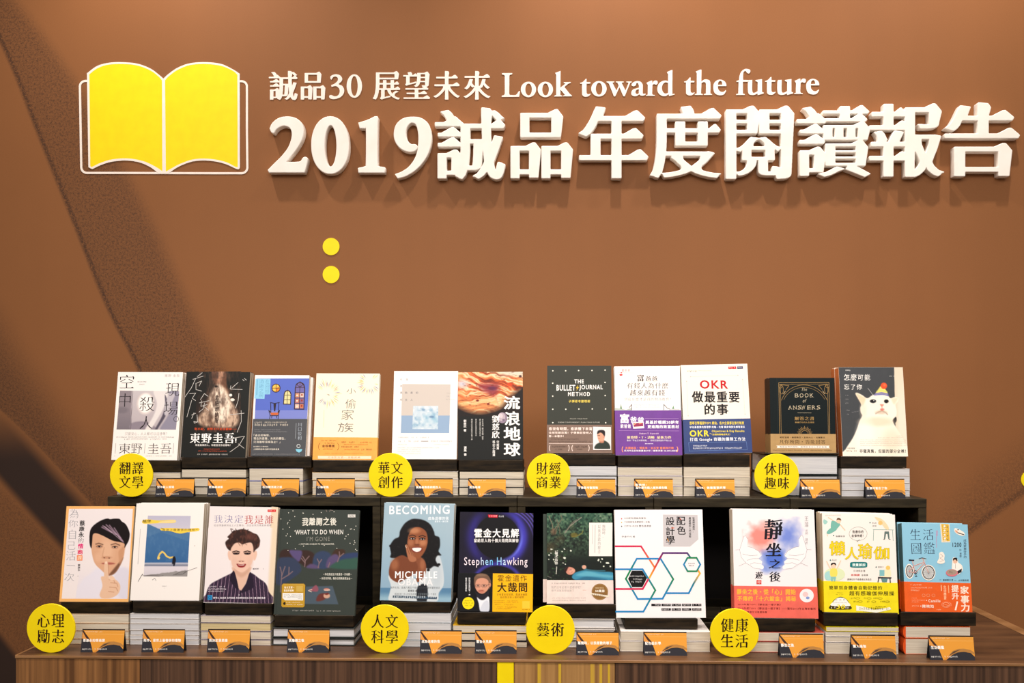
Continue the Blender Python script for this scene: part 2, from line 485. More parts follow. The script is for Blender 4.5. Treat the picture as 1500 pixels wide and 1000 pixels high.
# title, raised letters
T_TH = .028
NUM = {'2': (['25,190! 45,150 90,115 150,103 215,115 262,155 275,210 262,270 225,335 180,395 145,438! 215,436 250,430 268,406 285,399 302,410 298,445 280,512! 20,512! 12,493! 60,445 115,390 160,330 183,270 187,220 172,185 135,170 100,178 70,200 56,222 38,218'], 'numeral two, first character of the raised wall title'),
 '1': (['676,148! 740,128 795,102! 812,102 818,112! 815,200 815,440 825,468! 868,476! 868,513! 675,513! 673,480! 722,468 730,440 731,205 722,190 685,188!'], 'numeral one in the raised wall title'),
 '9': (['945,525! 962,556! 1030,535 1110,480 1175,395 1207,300 1208,220 1185,155 1135,115 1070,105 1000,118 950,165 935,235 950,295 990,340 1040,360 1082,357 1104,338 1104,316 1085,306 1062,306 1038,285 1024,245 1025,195 1045,160 1070,148 1098,165 1113,220 1115,290 1105,365 1080,425 1040,475 990,508'], 'numeral nine in the raised wall title')}
G_T = 'raised white characters of the wall title'
for k, (ss, lb) in NUM.items():
    o = wall_poly('raised_numeral', [spl(parse(s)) for s in ss], 5, 390, 150, WALL_Y, T_TH, M_FOAM, bev=.002)
    tag(o, 'thick white '+lb, 'letter', G_T)
o = wall_poly('raised_numeral', [ell(468,312,138,210,48,.95), ell(471,318,44,152,40,1.0)[::-1]], 5, 390, 150, WALL_Y, T_TH, M_FOAM, bev=.002)
tag(o, 'thick white numeral zero between the two and the one of the raised title', 'letter', G_T)
TT = [('誠', 637,157.5,740,262.5,'right after the numeral nine'), ('品', 748,160,839,261,'three boxes shape under the word Look'), ('年', 848,156,949.5,261,'under the start of the word toward'),
      ('度', 952.5,155,1056.5,260.5,'fourth of the eight after the numerals'), ('閱', 1063.5,155,1163.5,262,'door shaped one under the word the'), ('讀', 1167.5,154,1275,259,'densest one of the raised title, under the end of future'),
      ('報', 1273.6,151.5,1383,259,'second to last of the raised title'), ('告', 1384,150,1494,258,'last one, at the right edge of the wall')]
def outline_in_box(ch, st, x0, y0, x1, y1, res=9):
    ps, _ = glyph_outline(ch, st, res); A = np.vstack(ps); mn, mx = A.min(0), A.max(0)
    return [np.column_stack([x0+(p[:,0]-mn[0])*(x1-x0)/(mx[0]-mn[0]), y1-(p[:,1]-mn[1])*(y1-y0)/(mx[1]-mn[1])]) for p in ps]
for ch, x0, y0, x1, y1, lb in TT:
    o = wall_poly('raised_character', outline_in_box(ch, 'mB', x0, y0, x1, y1), 1, 0, 0, WALL_Y, T_TH, M_FOAM, bev=.0018)
    tag(o, 'thick white chinese character, '+lb, 'letter', G_T)
# subtitle, flat vinyl
LAT = {
 'L': ['143,160! 285,160! 282,175 250,185! 245,200! 243,440! 250,460! 320,462 345,450 375,410! 392,405! 380,485! 140,487! 142,470! 172,462! 182,440! 182,200! 175,185! 145,178!'],
 'k': ['872,158! 948,130! 945,360! 1015,305! 990,295! 992,285! 1088,283! 1088,295! 1055,305! 1000,350! 1075,445! 1105,468! 1105,478! 985,478! 985,468! 1010,460! 947,385! 945,460! 972,470! 972,480! 862,480! 862,470! 888,460! 888,180!'],
 't': ['92,295! 130,280 170,238! 180,240! 180,283! 235,285! 230,305! 180,305! 180,420 190,445 215,450 232,440! 235,452! 200,480 150,482 122,460 118,420 118,305! 92,305!'],
 'w': ['455,275! 560,275! 560,285! 535,292! 590,400! 622,330! 605,292! 582,285! 582,275! 690,275! 690,285! 660,292! 715,400! 755,300! 752,290! 725,285! 725,275! 800,275! 800,285! 780,292! 705,478! 685,478! 632,352! 575,478! 555,478! 485,300! 455,285!'],
 'a': ['802,335! 800,310 825,285 870,270 920,278 948,310 952,340 952,430 962,445 990,440! 990,455! 950,472 915,462 905,450! 870,472 830,475 798,455 797,415 820,385 865,370 898,362! 898,330 885,300 866,298 857,325 835,340', '898,380! 865,390 852,415 858,440 880,448 898,435!'],
 'r': ['1005,292! 1070,262! 1082,265! 1082,300! 1105,268 1135,262 1155,275 1155,305 1135,320 1110,310 1085,320! 1080,440! 1090,458! 1115,462! 1115,472! 998,472! 998,462! 1020,455! 1022,320! 1008,305!'],
 'd': ['1285,145! 1345,118! 1360,118! 1358,430 1365,448! 1388,442! 1388,455! 1312,475! 1308,450! 1265,475 1210,470 1165,430 1152,370 1170,310 1215,272 1265,262 1300,272! 1300,175! 1288,158!', '1300,295! 1265,285 1230,310 1215,360 1225,410 1255,440 1290,435 1300,425!'],
 'h': ['138,105! 185,85! 197,87! 195,210! 225,190 260,190 288,215 290,335! 308,342! 308,350! 222,350! 222,342! 243,335! 243,235 225,215 197,225! 192,335! 210,342! 210,350! 128,350! 128,342! 148,335! 148,125!'],
 'e': ['455,310! 430,345 385,353 340,335 322,290 325,235 355,200 395,190 435,205 455,235 457,258! 368,258! 372,290 395,315 425,318 450,300!', '368,245! 375,215 395,203 410,215 415,243!'],
 'f': ['565,215! 562,205! 590,195! 595,150 615,105 655,78 700,85 708,105 695,125 675,120 655,98 636,115 632,150 632,193! 690,195! 690,212! 630,212! 630,335! 650,342! 650,350! 560,350! 560,342! 582,335! 585,212!'],
 'u': ['690,195! 728,193! 728,310 750,328 785,310! 785,215! 762,205! 762,195! 830,185! 830,320! 848,325! 848,335! 785,352! 783,335! 745,350 700,345 683,310 683,212!'],
 '3': ['865,205! 870,180 900,163 940,157 985,170 1010,205 1003,240 968,277 1010,298 1033,340 1028,390 990,435 930,457 880,457 853,438 857,414 880,410 915,425 950,420 975,392 980,350 962,318 930,300 882,310! 875,290! 920,270 955,235 958,205 938,186 910,186 890,205 878,225!'],
}
SA, SB, SD = (9.375, 720, 90), (9.375, 840, 90), (7.143, 1000, 90)
def sh(k, dx=0, dy=0): return [spl(parse(s))+[dx, dy] for s in LAT[k]]
G8 = (8.333, 380, 90)
line2 = [(sh('3'), G8), ([ell(1159,300,94,143), ell(1159,299,41,121)[::-1]], G8),
 (sh('L'), SA), ([ell(507,384,105,106,36), ell(509,384,45,82,30)[::-1]], SA), ([ell(740,384,105,106,36), ell(742,384,45,82,30)[::-1]], SA), (sh('k'), SA),
 (sh('t'), SB), ([ell(350,375,106,106,36), ell(352,375,45,82,30)[::-1]], SB), (sh('w'), SB), (sh('a'), SB), (sh('r'), SB), (sh('d'), SB),
 ([p*[.762,.762]+[-55,-14] for p in sh('t')], SD), (sh('h'), SD), (sh('e'), SD), (sh('f'), SD), (sh('u'), SD),
 ([p*[.762,.762]+[792,-20] for p in sh('t')], SD), (sh('u', 308, -1), SD), ([p*[.762,.762]+[407,-20] for p in sh('r')], SD), (sh('e', 972, -8), SD)]
insc = thing('wall_inscription', 'flat cream lettering line above the raised title, two languages on the brown wall', 'lettering', P(800,140,WALL_Y))
for ps, (s, ox, oy) in line2:
    wall_poly('letter', ps, s, ox, oy, WALL_Y, .0015, M_VINYL, insc)
for ch, x0, y0, x1, y1, (s, ox, oy) in [('誠',115,115,467,470,G8), ('品',505,125,805,465,G8), ('展',48,112,365,440,(7.895,540,90)), ('望',400,118,710,432,(7.895,540,90)), ('未',750,110,1055,440,(7.895,540,90)), ('來',1098,110,1408,440,(7.895,540,90))]:
    wall_poly('letter', outline_in_box(ch, 'mb', x0, y0, x1, y1), s, ox, oy, WALL_Y, .0015, M_VINYL, insc)
# emblem: open book
S6 = (4.545, 90, 60)
emb = thing('open_book_emblem', 'large yellow open book emblem with cream outline on the brown wall', 'emblem', P(240,255,WALL_Y))
def pl(s): return spl(parse(s), 8)
pageL = '186,222! 235,185 300,160 395,153 500,162 590,195 645,235 670,262! 672,868! 640,845 560,805 480,786 410,782 330,790 265,810 200,840! 192,832!'
pageR = '690,262! 715,235 770,195 850,162 950,153 1060,165 1140,198 1172,225! 1174,838! 1160,838 1100,808 1030,790 950,783 870,790 790,818 730,850 695,870!'
for s in (pageL, pageR): wall_poly('page', [pl(s)], *S6, WALL_Y, .0015, M_YEL, emb)
outer = pl('170,215! 235,168 310,146 395,141 500,150 590,182 650,225 679,250! 710,222 770,180 850,150 950,141 1060,152 1140,188 1187,218! 1188,845! 1170,853 1100,822 1030,803 950,796 870,803 790,832 740,862 712,884! 650,884! 600,845 540,815 480,800 410,796 330,805 265,825 205,853! 180,840!')
def off(s): return pl(s)[::-1]
wall_poly('outline', [outer, off(pageL), off(pageR)], *S6, WALL_Y, .0017, M_VINYL, emb)
def strip(pts, wd):
    p = np.array(pts, float); d = np.gradient(p, axis=0); d /= np.linalg.norm(d,axis=1)[:,None]+1e-9
    n = np.column_stack([-d[:,1], d[:,0]])*wd/2
    return np.vstack([p+n, (p-n)[::-1]])
def arc(cx, cy, r, a0, a1, n=7): return [(cx+r*math.cos(math.radians(a0+(a1-a0)*i/n)), cy+r*math.sin(math.radians(a0+(a1-a0)*i/n))) for i in range(n+1)]
fr = [(172,266)]+arc(160,303,37,-90,-180)+[(128,600)]+arc(170,840,38,180,90)+[(400,878),(680,879),(1000,880)]+arc(1200,842,38,90,0)+[(1235,600)]+arc(1200,303,35,0,-90)+[(1188,268)]
wall_poly('outline', [strip(fr, 14)], *S6, WALL_Y, .0012, M_VINYL, emb)
for cy, lb in ((361, 'upper of two flat yellow dots below the numerals'), (402, 'lower of two flat yellow dots below the numerals')):
    tag(wall_poly('round_sticker', [ell(485, cy, 12.3, 12.6)], 1, 0, 0, WALL_Y, .0015, M_YEL), lb, 'dot', 'yellow dots on the wall')
tag(wall_poly('round_sticker', [ell(1508, 702, 12.3, 12.6)], 1, 0, 0, WALL_Y, .0015, M_YEL), 'flat yellow dot cut off by the right edge, beside the dark stroke', 'dot', 'yellow dots on the wall')
# ---------------------------------------------------------------- furniture
M_WALNUT = noise_mat('walnut_veneer', (68,45,29), (106,73,46), (.5,3,14), .42, .4, 7, 6, .15)
def wood(name, a, b, sc=(14,2,.5), rough=.42): return noise_mat(name, a, b, sc, rough, .4, 5, 7, .12)
M_FR_DARK = wood('walnut_front_veneer', (60,41,30), (104,74,54), (22,2,.3))
M_FR_GOLD = wood('gold_lit_veneer', (96,62,34), (156,108,62), (16,2,.3))  # walnut with a golden light reflection painted into its tint
M_FR_LITE = wood('pale_lit_veneer', (140,100,56), (186,142,84), (12,2,.25))  # same table front, paler where a reflected light patch is painted in
M_EDGE = wood('edge_band', (128,90,54), (156,114,74), (1,4,4))
M_TAPE = noise_mat('yellow_tape', (252,226,0), (248,220,0), (1,1,1), .4, .4, 30)
M_BLACKWOOD = noise_mat('black_stained_wood', (34,29,20), (60,52,36), (2,10,14), .5, .2, 6, 6, .2)
M_BOXIN = noise_mat('black_interior', (14,12,10), (22,18,15), (1,1,1), .6, .2, 6)
TZ, SZ = TABLE_Z, SHELF_Z
fx0 = P(23, 963, 2.19).x; fx1 = 1.16; TY = 2.19
tb = thing('display_table', 'long walnut display table along the wall carrying the two rows of books', 'table', ((fx0+fx1)/2, 2.5, 0))
ox = (fx0+fx1)/2
def tbox(name, x0, x1, y0, y1, z0, z1, m, bev=0):
    return box(name, x0-ox, x1-ox, y0-2.5, y1-2.5, z0, z1, m, tb, bev)
tbox('table_top', fx0, fx1, TY, 2.885, TZ-.006, TZ, M_WALNUT, .001)
tbox('edge_band', fx0, fx1, TY-.003, TY, TZ-.0055, TZ+.0003, M_EDGE, .0008)
tbox('edge_band', fx1-.028, fx1+.002, TY+.001, 2.88, TZ, TZ+.0006, M_EDGE)
tbox('edge_band', fx0-.002, fx0+.004, TY+.001, 2.88, TZ-.006, TZ+.0006, M_EDGE)
def fpx(px): return P(px, 980, TY).x
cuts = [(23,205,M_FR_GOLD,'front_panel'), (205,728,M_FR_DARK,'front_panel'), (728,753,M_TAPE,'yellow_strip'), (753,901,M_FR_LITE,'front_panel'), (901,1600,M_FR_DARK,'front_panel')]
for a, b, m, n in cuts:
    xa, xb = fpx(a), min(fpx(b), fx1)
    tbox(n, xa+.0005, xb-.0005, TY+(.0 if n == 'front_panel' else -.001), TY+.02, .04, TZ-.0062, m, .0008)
tbox('plinth', fx0+.03, fx1-.03, TY+.06, 2.86, 0, .04, M_BOXIN)
tbox('end_panel', fx0, fx0+.02, TY+.021, 2.88, .04, TZ-.0062, M_FR_GOLD)
tbox('end_panel', fx1-.02, fx1, TY+.021, 2.88, .04, TZ-.0062, M_FR_DARK)
# yellow varnish reflections painted as thin strips on the lighter panel
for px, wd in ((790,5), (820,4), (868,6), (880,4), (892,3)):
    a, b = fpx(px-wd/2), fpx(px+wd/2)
    tbox('reflection_streak', a, b, TY-.0006, TY+.0001, .3, TZ-.008, noise_mat('painted_reflection', (212,176,40), (190,148,70), (6,1,.6), .4, .4, 6))
# six black cubes behind the lower row, carrying the upper row
CX = [157, 357.5, 557.5, 757.5, 957.5, 1157.5, 1358]
CYF = 2.49
nm = ['leftmost', 'second from the left', 'third from the left', 'third from the right', 'second from the right', 'rightmost']
for i in range(6):
    x0, x1 = P(CX[i], 735, CYF).x+.0006, P(CX[i+1], 735, CYF).x-.0006
    c = (x0+x1)/2; h = (x1-x0)/2
    t = thing('display_cube', 'open black cube box under the upper books, %s of six' % nm[i], 'box', (c, CYF+.165, TZ), group='black cubes carrying the upper row')
    H = SZ-TZ; T_ = .0195
    box('top_panel', -h, h, -.165, .165, H-.022, H, M_BLACKWOOD, t, .001)
    box('bottom_panel', -h, h, -.165, .165, 0, T_, M_BLACKWOOD, t, .001)
    box('side_panel', -h, -h+T_, -.164, .165, T_, H-.022, M_BLACKWOOD, t, .001)
    box('side_panel', h-T_, h, -.164, .165, T_, H-.022, M_BLACKWOOD, t, .001)
    box('back_panel', -h+T_, h-T_, .155, .164, T_, H-.022, M_BOXIN, t)

# ---------------------------------------------------------------- painting flat print
_rn = np.random.RandomState(3)
_tab = _rn.rand(64, 64)
def vnoise(x, y):
    xi, yi = np.floor(x).astype(int), np.floor(y).astype(int); fx, fy = x-xi, y-yi
    fx = fx*fx*(3-2*fx); fy = fy*fy*(3-2*fy)
    g = lambda a, b: _tab[a % 64, b % 64]
    return (g(xi,yi)*(1-fx)+g(xi+1,yi)*fx)*(1-fy)+(g(xi,yi+1)*(1-fx)+g(xi+1,yi+1)*fx)*fy
def fbm(x, y, o=4):
    s = 0; a = .5
    for k in range(o): s = s+a*vnoise(x*2**k+17*k, y*2**k+5*k); a /= 2
    return s/(1-.5**o)
class Pt:
    """a small painter on scattered points X, Y; colours are sRGB 0..255"""
    def __init__(s, X, Y): s.X, s.Y = X, Y; s.C = np.zeros((len(X), 3)); s.sh = 0
    def fill(s, c): s.C[:] = c
    def mix(s, m, c):
        m = np.clip(m, 0, 1)[:,None]; s.C = s.C*(1-m)+np.asarray(c, float)*m
    def sd(s, pts):
        p = np.asarray(pts, float); q = np.roll(p, -1, 0); d = np.full(len(s.X), 1e9); ins = np.zeros(len(s.X), bool)
        for (ax, ay), (bx, by) in zip(p, q):
            ex, ey = bx-ax, by-ay; wx, wy = s.X-ax, s.Y-ay
            t = np.clip((wx*ex+wy*ey)/(ex*ex+ey*ey+1e-9), 0, 1)
            d = np.minimum(d, np.hypot(wx-t*ex, wy-t*ey))
            if ay != by: ins ^= ((ay > s.Y) != (by > s.Y)) & (s.X < (bx-ax)*(s.Y-ay)/(by-ay)+ax)
        return np.where(ins, -d, d)
    def poly(s, pts, c, soft=3, sm=False, a=1):
        if sm: pts = spl([tuple(p) for p in pts], 4)
        s.mix(np.clip(.5-s.sd(pts)/(2*soft), 0, 1)*a, c)
    def ell(s, cx, cy, rx, ry, c, soft=.12, a=1, rot=0):
        dx, dy = s.X-cx, s.Y-cy; r = math.radians(rot)
        u, v = dx*math.cos(r)+dy*math.sin(r), -dx*math.sin(r)+dy*math.cos(r)
        s.mix(np.clip((1-np.hypot(u/rx, v/ry))/soft+.5, 0, 1)*a, c)
    def line(s, pts, wd, c, soft=2.5, a=1):
        d = np.full(len(s.X), 1e9); p = np.asarray(pts, float)
        for (ax, ay), (bx, by) in zip(p[:-1], p[1:]):
            ex, ey = bx-ax, by-ay; wx, wy = s.X-ax, s.Y-ay
            t = np.clip((wx*ex+wy*ey)/(ex*ex+ey*ey+1e-9), 0, 1); d = np.minimum(d, np.hypot(wx-t*ex, wy-t*ey))
        s.mix(np.clip((wd/2-d)/soft+.5, 0, 1)*a, c)
    def n(s, sc, o=4, ax=1, ay=1): return fbm(s.X/sc*ax, s.Y/sc*ay, o)
def homography(src, dst):
    A = []; b = []
    for (x, y), (u, v) in zip(src, dst):
        A.append([x,y,1,0,0,0,-u*x,-u*y]); b.append(u); A.append([0,0,0,x,y,1,-v*x,-v*y]); b.append(v)
    h = np.linalg.solve(np.array(A, float), np.array(b, float)); return np.append(h, 1).reshape(3,3)
def hmap(H, p):
    q = np.column_stack([p, np.ones(len(p))])@H.T; return q[:,:2]/q[:,2:]
M_PRINT = mat('printed_ink', rough=.42, spec=.16, attr=True)
M_PRINT2 = mat('printed_ink_matt', rough=.6, spec=.12, attr=True)
GK = [((0,.1,1,.25),(.42,0,.58,1),(.1,.5,.9,.62)), ((.05,0,.2,1),(.05,0,.95,.14),(.8,0,.95,1),(.2,.45,.8,.57)), ((0,.3,.4,.42),(.15,0,.28,1),(.5,.1,1,.22),(.55,.45,.95,.57),(.7,.1,.82,1)),
      ((.1,0,.9,.13),(.1,.3,.9,.42),(0,.62,1,.74),(.44,.62,.57,1)), ((0,.85,1,1),(.2,.1,.34,.85),(.6,0,.74,.85),(.34,.4,.6,.52)), ((.3,0,.45,.6),(0,.2,1,.33),(.05,.6,.2,1),(.6,.5,.95,.62),(.7,.62,.84,1))]
class Art:
    """flat print: layers of coloured polygons in crop coordinates"""
    def __init__(s): s.L = []       # (V2, faces, colors)
    def add(s, V, Fc, c):
        V = np.asarray(V, float); c = np.asarray(c, float)
        if c.ndim == 1: c = np.tile(c, (len(V), 1))
        s.L.append((V, Fc, c))
    def P(s, pts, c): s.add(pts, [tuple(range(len(pts)))[::-1]], c)
    def S(s, pts, c, k=4): s.P(spl([tuple(p) for p in pts], k), c) if False else s.poly(spl([tuple(p) for p in pts], k), c)
    def poly(s, pts, c):
        v, f = fill2d([np.asarray(pts, float)]); s.add(v, [q[::-1] for q in f], c)
    def R(s, x0, y0, x1, y1, c): s.P([(x0,y0),(x1,y0),(x1,y1),(x0,y1)], c)
    def E(s, cx, cy, rx, ry, c, n=22): s.P(ell(cx, cy, rx, ry, n), c)
    def O(s, cx, cy, rx, ry, w_, c, n=26, a0=0, a1=360):
        t = np.radians(np.linspace(a0, a1, n)); s.L_([(cx+rx*math.cos(q), cy+ry*math.sin(q)) for q in t], w_, c)
    def L_(s, pts, w_, c, c2=None):
        p = np.array(pts, float)
        for i in range(len(p)-1):
            a, b = p[i], p[i+1]; d = (b-a)/(np.hypot(*(b-a))+1e-9); n = np.array([-d[1], d[0]])*w_/2; e = d*w_*.28
            cc = np.asarray(c[i] if isinstance(c, list) else c, float)
            c1 = np.asarray(c[i+1] if isinstance(c, list) else c, float)
            s.add([a-e+n, b+e+n, b+e-n, a-e-n], [(0,1,2,3)], np.array([cc, c1, c1, cc]))
    def T(s, t, x0, y0, x1, y1, c, st='s', v=False, **k):
        V, Fc = text_in_box(t, x0, y0, x1, y1, st, v, **k); s.add(V, [q[::-1] if False else q for q in Fc], c)
    def G(s, x0, y0, x1, y1, c, seed=0):
        """a line of lettering too small to read"""
        r = random.Random(int(x0*7+y0*13+seed)); h = y1-y0; x = x0; V = []; Fc = []
        while x < x1-h*.3:
            w_ = min(h*r.uniform(.55,.85), x1-x)
            if r.random() > .08:
                for (a, b, e, f) in r.choice(GK):
                    n = len(V); V += [(x+a*w_, y0+b*h), (x+e*w_, y0+b*h), (x+e*w_, y0+f*h), (x+a*w_, y0+f*h)]; Fc.append((n,n+1,n+2,n+3))
            x += h*.98
        if V: s.add(V, Fc, c)
    def pic(s, quad, fn, step=5.0):
        q = np.array(quad, float)
        nx = int(max(np.hypot(*(q[1]-q[0])), np.hypot(*(q[2]-q[3])))/step)+2; ny = int(max(np.hypot(*(q[3]-q[0])), np.hypot(*(q[2]-q[1])))/step)+2
        u, v = np.meshgrid(np.linspace(0,1,nx), np.linspace(0,1,ny)); u = u.ravel()[:,None]; v = v.ravel()[:,None]
        V = (q[0]*(1-u)+q[1]*u)*(1-v)+(q[3]*(1-u)+q[2]*u)*v
        p = Pt(V[:,0], V[:,1]); fn(p)
        Fc = [(j*nx+i, j*nx+i+1, (j+1)*nx+i+1, (j+1)*nx+i) for j in range(ny-1) for i in range(nx-1)]
        s.add(V, Fc, p.C)
    def build(s, name, fmap, parent, m=None, base=.00006, step=.000008, clip=None):
        if not s.L: return None
        Vs = []; Fs = []; Cs = []; n = 0
        for k, (V, Fc, c) in enumerate(s.L):
            w_ = fmap(V); Vs.append(np.column_stack([w_[:,0], np.full(len(V), -(base+k*step)), w_[:,1]]))
            Fs += [tuple(i+n for i in q) for q in Fc]; Cs.append(c); n += len(V)
        V = np.vstack(Vs); C = lin(np.clip(np.vstack(Cs), 0, 255))**1.12; C = np.column_stack([C, np.ones(len(C))])
        me = bpy.data.meshes.new(name); me.from_pydata(V.tolist(), [], Fs); me.materials.append(m or M_PRINT)
        a = me.color_attributes.new('Col', 'FLOAT_COLOR', 'POINT'); a.data.foreach_set('color', C.astype(np.float32).ravel())
        # make every face look towards -y
        nr = np.empty(len(me.polygons)*3, np.float32); me.polygons.foreach_get('normal', nr)
        fl = nr.reshape(-1,3)[:,1] > 0
        if fl.any():
            import bmesh
            bm = bmesh.new(); bm.from_mesh(me); bm.faces.ensure_lookup_table()
            bmesh.ops.reverse_faces(bm, faces=[bm.faces[i] for i in np.nonzero(fl)[0].tolist()]); bm.to_mesh(me); bm.free()
        o = bpy.data.objects.new(name, me); return link(o, parent)
# ---------------------------------------------------------------- books
M_PAGES_H = noise_mat('page_edges', (226,216,196), (204,192,172), (1,1,60), .8, .1, 9, 3, .3)
M_PAGES_V = noise_mat('page_edges', (228,218,200), (206,194,174), (1,60,1), .8, .1, 9, 3, .3)
M_PAGES_Y = noise_mat('page_edges', (222,204,156), (204,184,134), (1,1,60), .8, .1, 9, 3, .3)
M_PAGES_W = noise_mat('page_edges', (222,222,222), (204,204,206), (1,1,60), .8, .1, 9, 3, .3)
M_BLOCK = noise_mat('dark_wood_riser', (20,15,9), (48,37,23), (3,9,16), .45, .2, 6, 6, .2)
YR = {1: 2.548, 2: 2.300}
def local_plane(px, py, Y, th, yaw):
    o = P(px, py, Y); ex = Vector((math.cos(yaw), math.sin(yaw), 0)); ez = Vector((-math.sin(yaw)*math.sin(th), math.cos(yaw)*math.sin(th), math.cos(th)))
    return o, ex, ez
def on_plane(px, py, o, ex, ez):
    d = ray(px, py); n = ex.cross(ez); c = Vector((0,0,CAMZ)); t = (o-c).dot(n)/d.dot(n); p = c+d*t-o
    return p.dot(ex), p.dot(ez)
def u_cover(W, H, t, side, th=.0006, ov=0):
    """front sheet, back sheet and spine in book space: x 0..W, y 0..t, z 0..H"""
    parts = [boxvf(0, W, 0, th, 0, H, th*.3), boxvf(0, W, t-th, t, 0, H, th*.3)]
    if side == 'L': parts.append(boxvf(0, th, th, t-th, 0, H))
    if side == 'R': parts.append(boxvf(W-th, W, th, t-th, 0, H))
    return merge(*parts)
def standing_book(row, crop, quad, art, label, body=(245,240,235), side=None, spine=None, t=.016, n=1, hard=False, yaw=0, th=10, band=None, band_art=None, behind='', off=None, blockpx=None, board=True, name='book', Yoff=.006, nlab='copy'):
    ox_, oy_, s = crop
    tilt = math.radians(th); yw = math.radians(yaw)
    q = [(ox_+a/s, oy_+b/s) for a, b in quad]
    Y0 = YR[row]+Yoff
    o, ex, ez = local_plane(*q[3], Y0, tilt, yw)
    pts = [on_plane(a, b, o, ex, ez) for a, b in q]       # tl tr br bl
    W = (pts[1][0]-pts[0][0]+pts[2][0]-pts[3][0])/2; H = (pts[0][1]+pts[1][1]-pts[2][1]-pts[3][1])/2
    roll = ((pts[2][1]-pts[3][1])+(pts[1][1]-pts[0][1]))/2/W
    shift = (pts[0][0]+pts[3][0])/2
    R = Matrix((ex, ex.cross(ez)*-1, ez)).transposed()     # columns x, y(into wall), z
    Rl = R@Matrix.Rotation(-roll, 3, 'Y')
    org = o+ex*(shift*1.0)
    Hm = homography(quad, [(0,H),(W,H),(W,0),(0,0)])
    fmap = lambda V: hmap(Hm, V)
    if spine is None: spine = body
    mb_ = cmat(body, .35 if hard else .42); obs = []
    root = None
    for k in range(n):
        t_ = thing(name, label if k == 0 else '%s, %s behind the front one' % (behind.rstrip(','), ['second '+nlab, 'third '+nlab, 'fourth '+nlab][k-1]), 'book', org, Rl.to_euler())
        gap = .0014 if band else .0007
        dyw = (t+gap)/math.cos(tilt)
        if k:
            j = off[k-1] if off else (random.uniform(-.0012,.0012), random.uniform(-.0010,.0))
            t_.location = org+Rl@Vector((j[0], 0, 0))+Vector((0, k*dyw, 0))
            t_.scale = (1, 1, 1+j[1]/H)
        ct = .0024 if hard else .0006
        if k == 0 or True:
            V, Fc = u_cover(W, H, t, None if spine != body else side, ct)
            cov = mesh_obj('cover', V, Fc, mb_, t_)
            if side and spine != body:
                x0, x1 = ((-.0002, ct) if side == 'L' else (W-ct, W+.0002))
                mesh_obj('spine', *boxvf(x0, x1, .0002, t-.0002, 0, H, .0002), cmat(spine, .42), t_)
            iv = .0025 if hard else .0004
            a0 = ct+.0001 if side == 'L' else iv; a1 = W-ct-.0001 if side == 'R' else W-iv
            mesh_obj('page_block', *boxvf(a0, a1, ct, t-ct, iv, H-iv), M_PAGES_V, t_)
            if band:
                yb, bc = band[:2]
                zb = float(fmap(np.array([[(quad[0][0]+quad[1][0])/2, yb]]))[0,1])
                g = .0005
                pr = [boxvf(-g, W+g, -g, -.00005, .0004, zb), boxvf(-g, W+g, t+.00005, t+g, .0004, zb), boxvf(-g, -.00005, -.00005, t, .0004, zb), boxvf(W+.00005, W+g, -.00005, t, .0004, zb)]
                bo = mesh_obj('paper_band', *merge(*pr), cmat(bc, .42), t_)
                if k == 0 and band_art:
                    ba = Art(); band_art(ba); ba.build('band_print', fmap, bo, base=.00056)
        if k == 0:
            root = t_
            A = Art(); A.P(quad, body); art(A); A.build('cover_print', fmap, cov, base=.00006)
        obs.append(t_)
    return dict(org=org, R=Rl, W=W, H=H, t=n*dyw, sink=t*math.sin(tilt)+max(0,-roll*W)*1.02+.0003, q=q, Y0=Y0, th=tilt, yaw=yw)
def riser(row, x0, x1, y0, y1, bk, label):
    """dark wooden riser block with a leaning back board; px box of its front face"""
    Y = bk['Y0']-.0055
    a, b = P(x0, y0, Y), P(x1, y1, Y); zt, zb = a.z, b.z+.0006
    dp_ = .125 if row == 1 else .15
    c = (a.x+b.x)/2
    t = thing('book_riser', label, 'book stand', (c, Y, zb))
    zs = bk['org'].z-zb-bk['sink']
    hw_ = (b.x-a.x)/2; lip = bk['Y0']-Y-.0017
    box('front_lip', -hw_, hw_, 0, lip, 0, zt-zb, M_BLOCK, t, .001)
    box('base_block', -hw_, hw_, lip+.0001, dp_, 0, max(.0004, zs), M_BLOCK, t, .0004)
    if bk is not None:
        # board along the book's own lean
        W, H = bk['W'], bk['H']
        V, Fc = boxvf(W*.12, W*.88, .001, .006, .004, H*.72, .001)
        M_ = Matrix.Translation(bk['org']+Vector((0, bk['t']+.0012, 0)))@bk['R'].to_4x4(); inv = Matrix.Translation(-t.location)
        V = [inv@(M_@Vector(v)) for v in V]
        mesh_obj('back_board', V, Fc, M_BLOCK, t)
    return t
ORD = {1: ['only'], 2: ['upper','lower'], 3: ['topmost','middle','bottom'], 4: ['topmost','second from the top','third from the top','bottom'],
       5: ['topmost','second from the top','middle','fourth from the top','bottom'], 6: ['topmost','second from the top','third from the top','fourth from the top','fifth from the top','bottom']}
